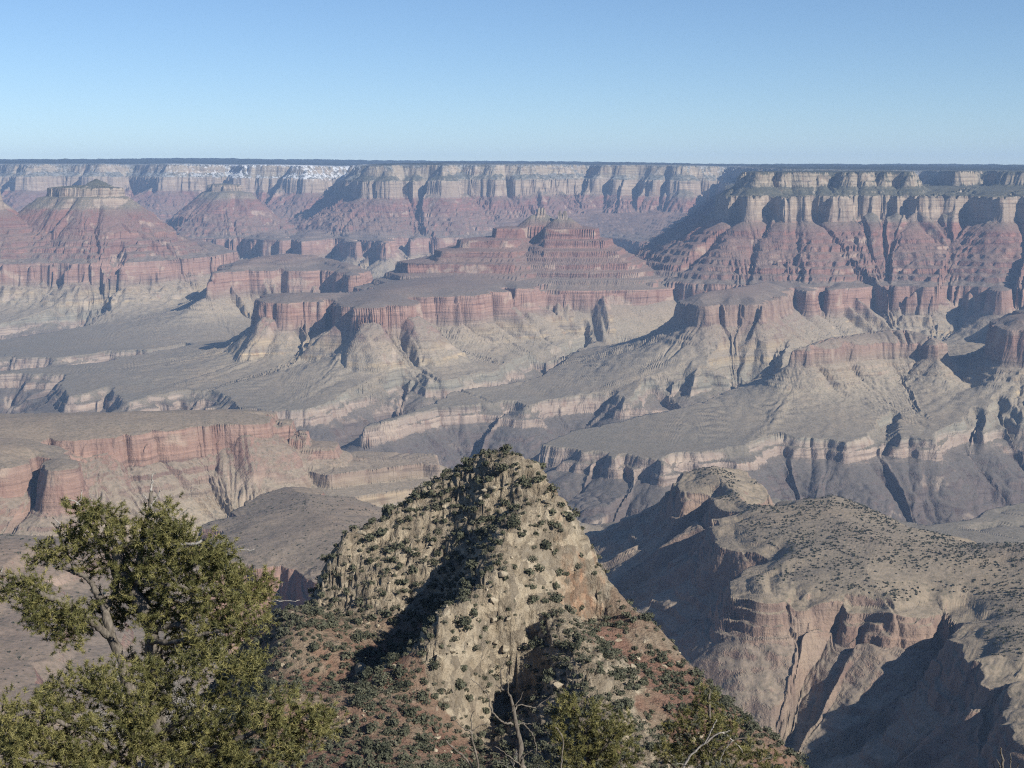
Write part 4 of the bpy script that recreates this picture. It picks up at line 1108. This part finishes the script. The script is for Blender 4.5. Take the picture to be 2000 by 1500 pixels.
T4 = [('trunk', [(1350,1640,.2),(1365,1540,0),(1378,1470,0),(1384,1400,0),(1386,1345,0)], .08, .02), ('branch', [(1375,1490,0),(1420,1450,-.1),(1460,1440,-.1)], .03, .01), ('branch', [(1376,1480,0),(1340,1440,.1),(1320,1425,.1)], .03, .01), ('branch', [(1366,1540,0),(1440,1500,-.2),(1510,1480,-.2)], .035, .01), ('branch', [(1366,1530,0),(1310,1490,.1),(1285,1470,.1)], .03, .01),
      ('dead_branch', [(1325,1520,-.4),(1352,1480,-.4),(1375,1452,-.4),(1392,1418,-.4),(1400,1405,-.4)], .025, .008), ('dead_branch', [(1375,1452,-.4),(1410,1430,-.4),(1432,1446,-.4),(1450,1470,-.4)], .018, .005), ('dead_branch', [(1410,1430,-.4),(1428,1425,-.4)], .012, .004),
      ('dead_branch', [(1432,1446,-.4),(1415,1462,-.4),(1405,1492,-.4)], .013, .004), ('dead_branch', [(1340,1495,-.4),(1322,1490,-.4)], .01, .004)]
B4 = [(1382,1362,24,26,0),(1378,1395,44,30,0),(1345,1428,46,34,.1),(1412,1432,50,34,-.1),(1302,1466,40,30,.1),(1452,1472,48,24,-.1),(1382,1478,76,28,0),(1500,1486,42,16,-.2)]
build_tree('pinyon_pine', 'small open pinyon with a bleached dead limb across its front', 'tree', 24.5, T4, B4, 24, 950, 420)

S1 = [('trunk', [(1030,1640,.1),(1020,1530,0),(1016,1490,0),(1011,1450,0),(1004,1420,0),(999,1387,0),(995,1357,0)], .07, .022),
      ('branch', [(995,1357,0),(990,1346,0),(981,1338,0),(979,1312,0),(983,1298,0),(988,1289,0)], .017, .006), ('branch', [(981,1338,0),(974,1344,0),(969,1338,0)], .012, .006), ('branch', [(994,1357,0),(990,1325,-.05),(992,1304,-.05)], .017, .006),
      ('branch', [(1001,1414,0),(985,1412,-.1),(971,1405,-.1),(957,1387,-.1),(951,1361,-.1),(942,1350,-.1),(920,1327,-.1)], .018, .005), ('branch', [(1003,1414,0),(1022,1412,.1),(1045,1414,.1)], .016, .005),
      ('branch', [(1022,1412,.1),(1034,1430,.1),(1044,1448,.1),(1047,1464,.1),(1040,1478,.1)], .012, .005), ('branch', [(1000,1388,0),(1018,1374,.1),(1040,1378,.1),(1056,1372,.1),(1074,1360,.1)], .015, .004), ('branch', [(1018,1500,0),(1003,1484,-.1),(985,1468,-.1),(966,1458,-.1)], .015, .006),
      ('branch', [(1018,1510,0),(1003,1490,.1),(999,1465,.1),(999,1440,.1)], .016, .006), ('branch', [(1018,1500,0),(1028,1476,-.1),(1042,1464,-.1)], .014, .006), ('branch', [(1000,1390,0),(1012,1368,0),(1024,1350,0)], .01, .004),
      ('branch', [(1110,1640,0),(1100,1520,0),(1099,1480,0),(1100,1445,0),(1094,1430,0),(1084,1420,0)], .026, .008)]
build_tree('dead_tree', 'bare bleached snag with a forked top in front of the knob', 'dead tree', 21.5, S1, [], 25, 0, 9)
S2 = [('trunk', [(945,1640,.1),(938,1540,0),(934,1490,0),(927,1455,0),(922,1432,0),(920,1402,0),(928,1388,0)], .035, .006), ('branch', [(923,1436,0),(905,1424,0),(893,1412,0),(884,1405,0)], .012, .004), ('branch', [(922,1432,0),(938,1418,0),(952,1414,0)], .011, .004),
      ('branch', [(928,1470,0),(916,1460,0),(908,1456,0)], .01, .004), ('branch', [(945,1600,0),(925,1510,.1),(908,1480,.1),(893,1465,.1),(871,1446,.1)], .028, .012)]
build_tree('dead_tree', 'low bare grey snag left of the forked one', 'dead tree', 21.0, S2, [], 26, 0, 8)
S3 = [('trunk', [(1965,1640,.1),(1961,1560,0),(1959,1510,0),(1957,1480,0),(1955,1460,0)], .05, .012), ('branch', [(1962,1550,0),(1945,1500,.1),(1940,1488,.1)], .016, .005), ('branch', [(1960,1520,0),(1952,1490,-.1),(1946,1482,-.1)], .012, .004), ('branch', [(1962,1550,0),(1975,1500,.1),(1972,1480,.1),(1973,1471,.1)], .016, .005),
      ('branch', [(1963,1570,0),(1985,1520,0),(1990,1492,0)], .016, .005), ('branch', [(1963,1570,0),(1930,1520,0),(1918,1502,0)], .016, .005)]
build_tree('dead_tree', 'tip of a bare grey snag at the bottom right corner', 'dead tree', 20.0, S3, [], 27, 0, 22)
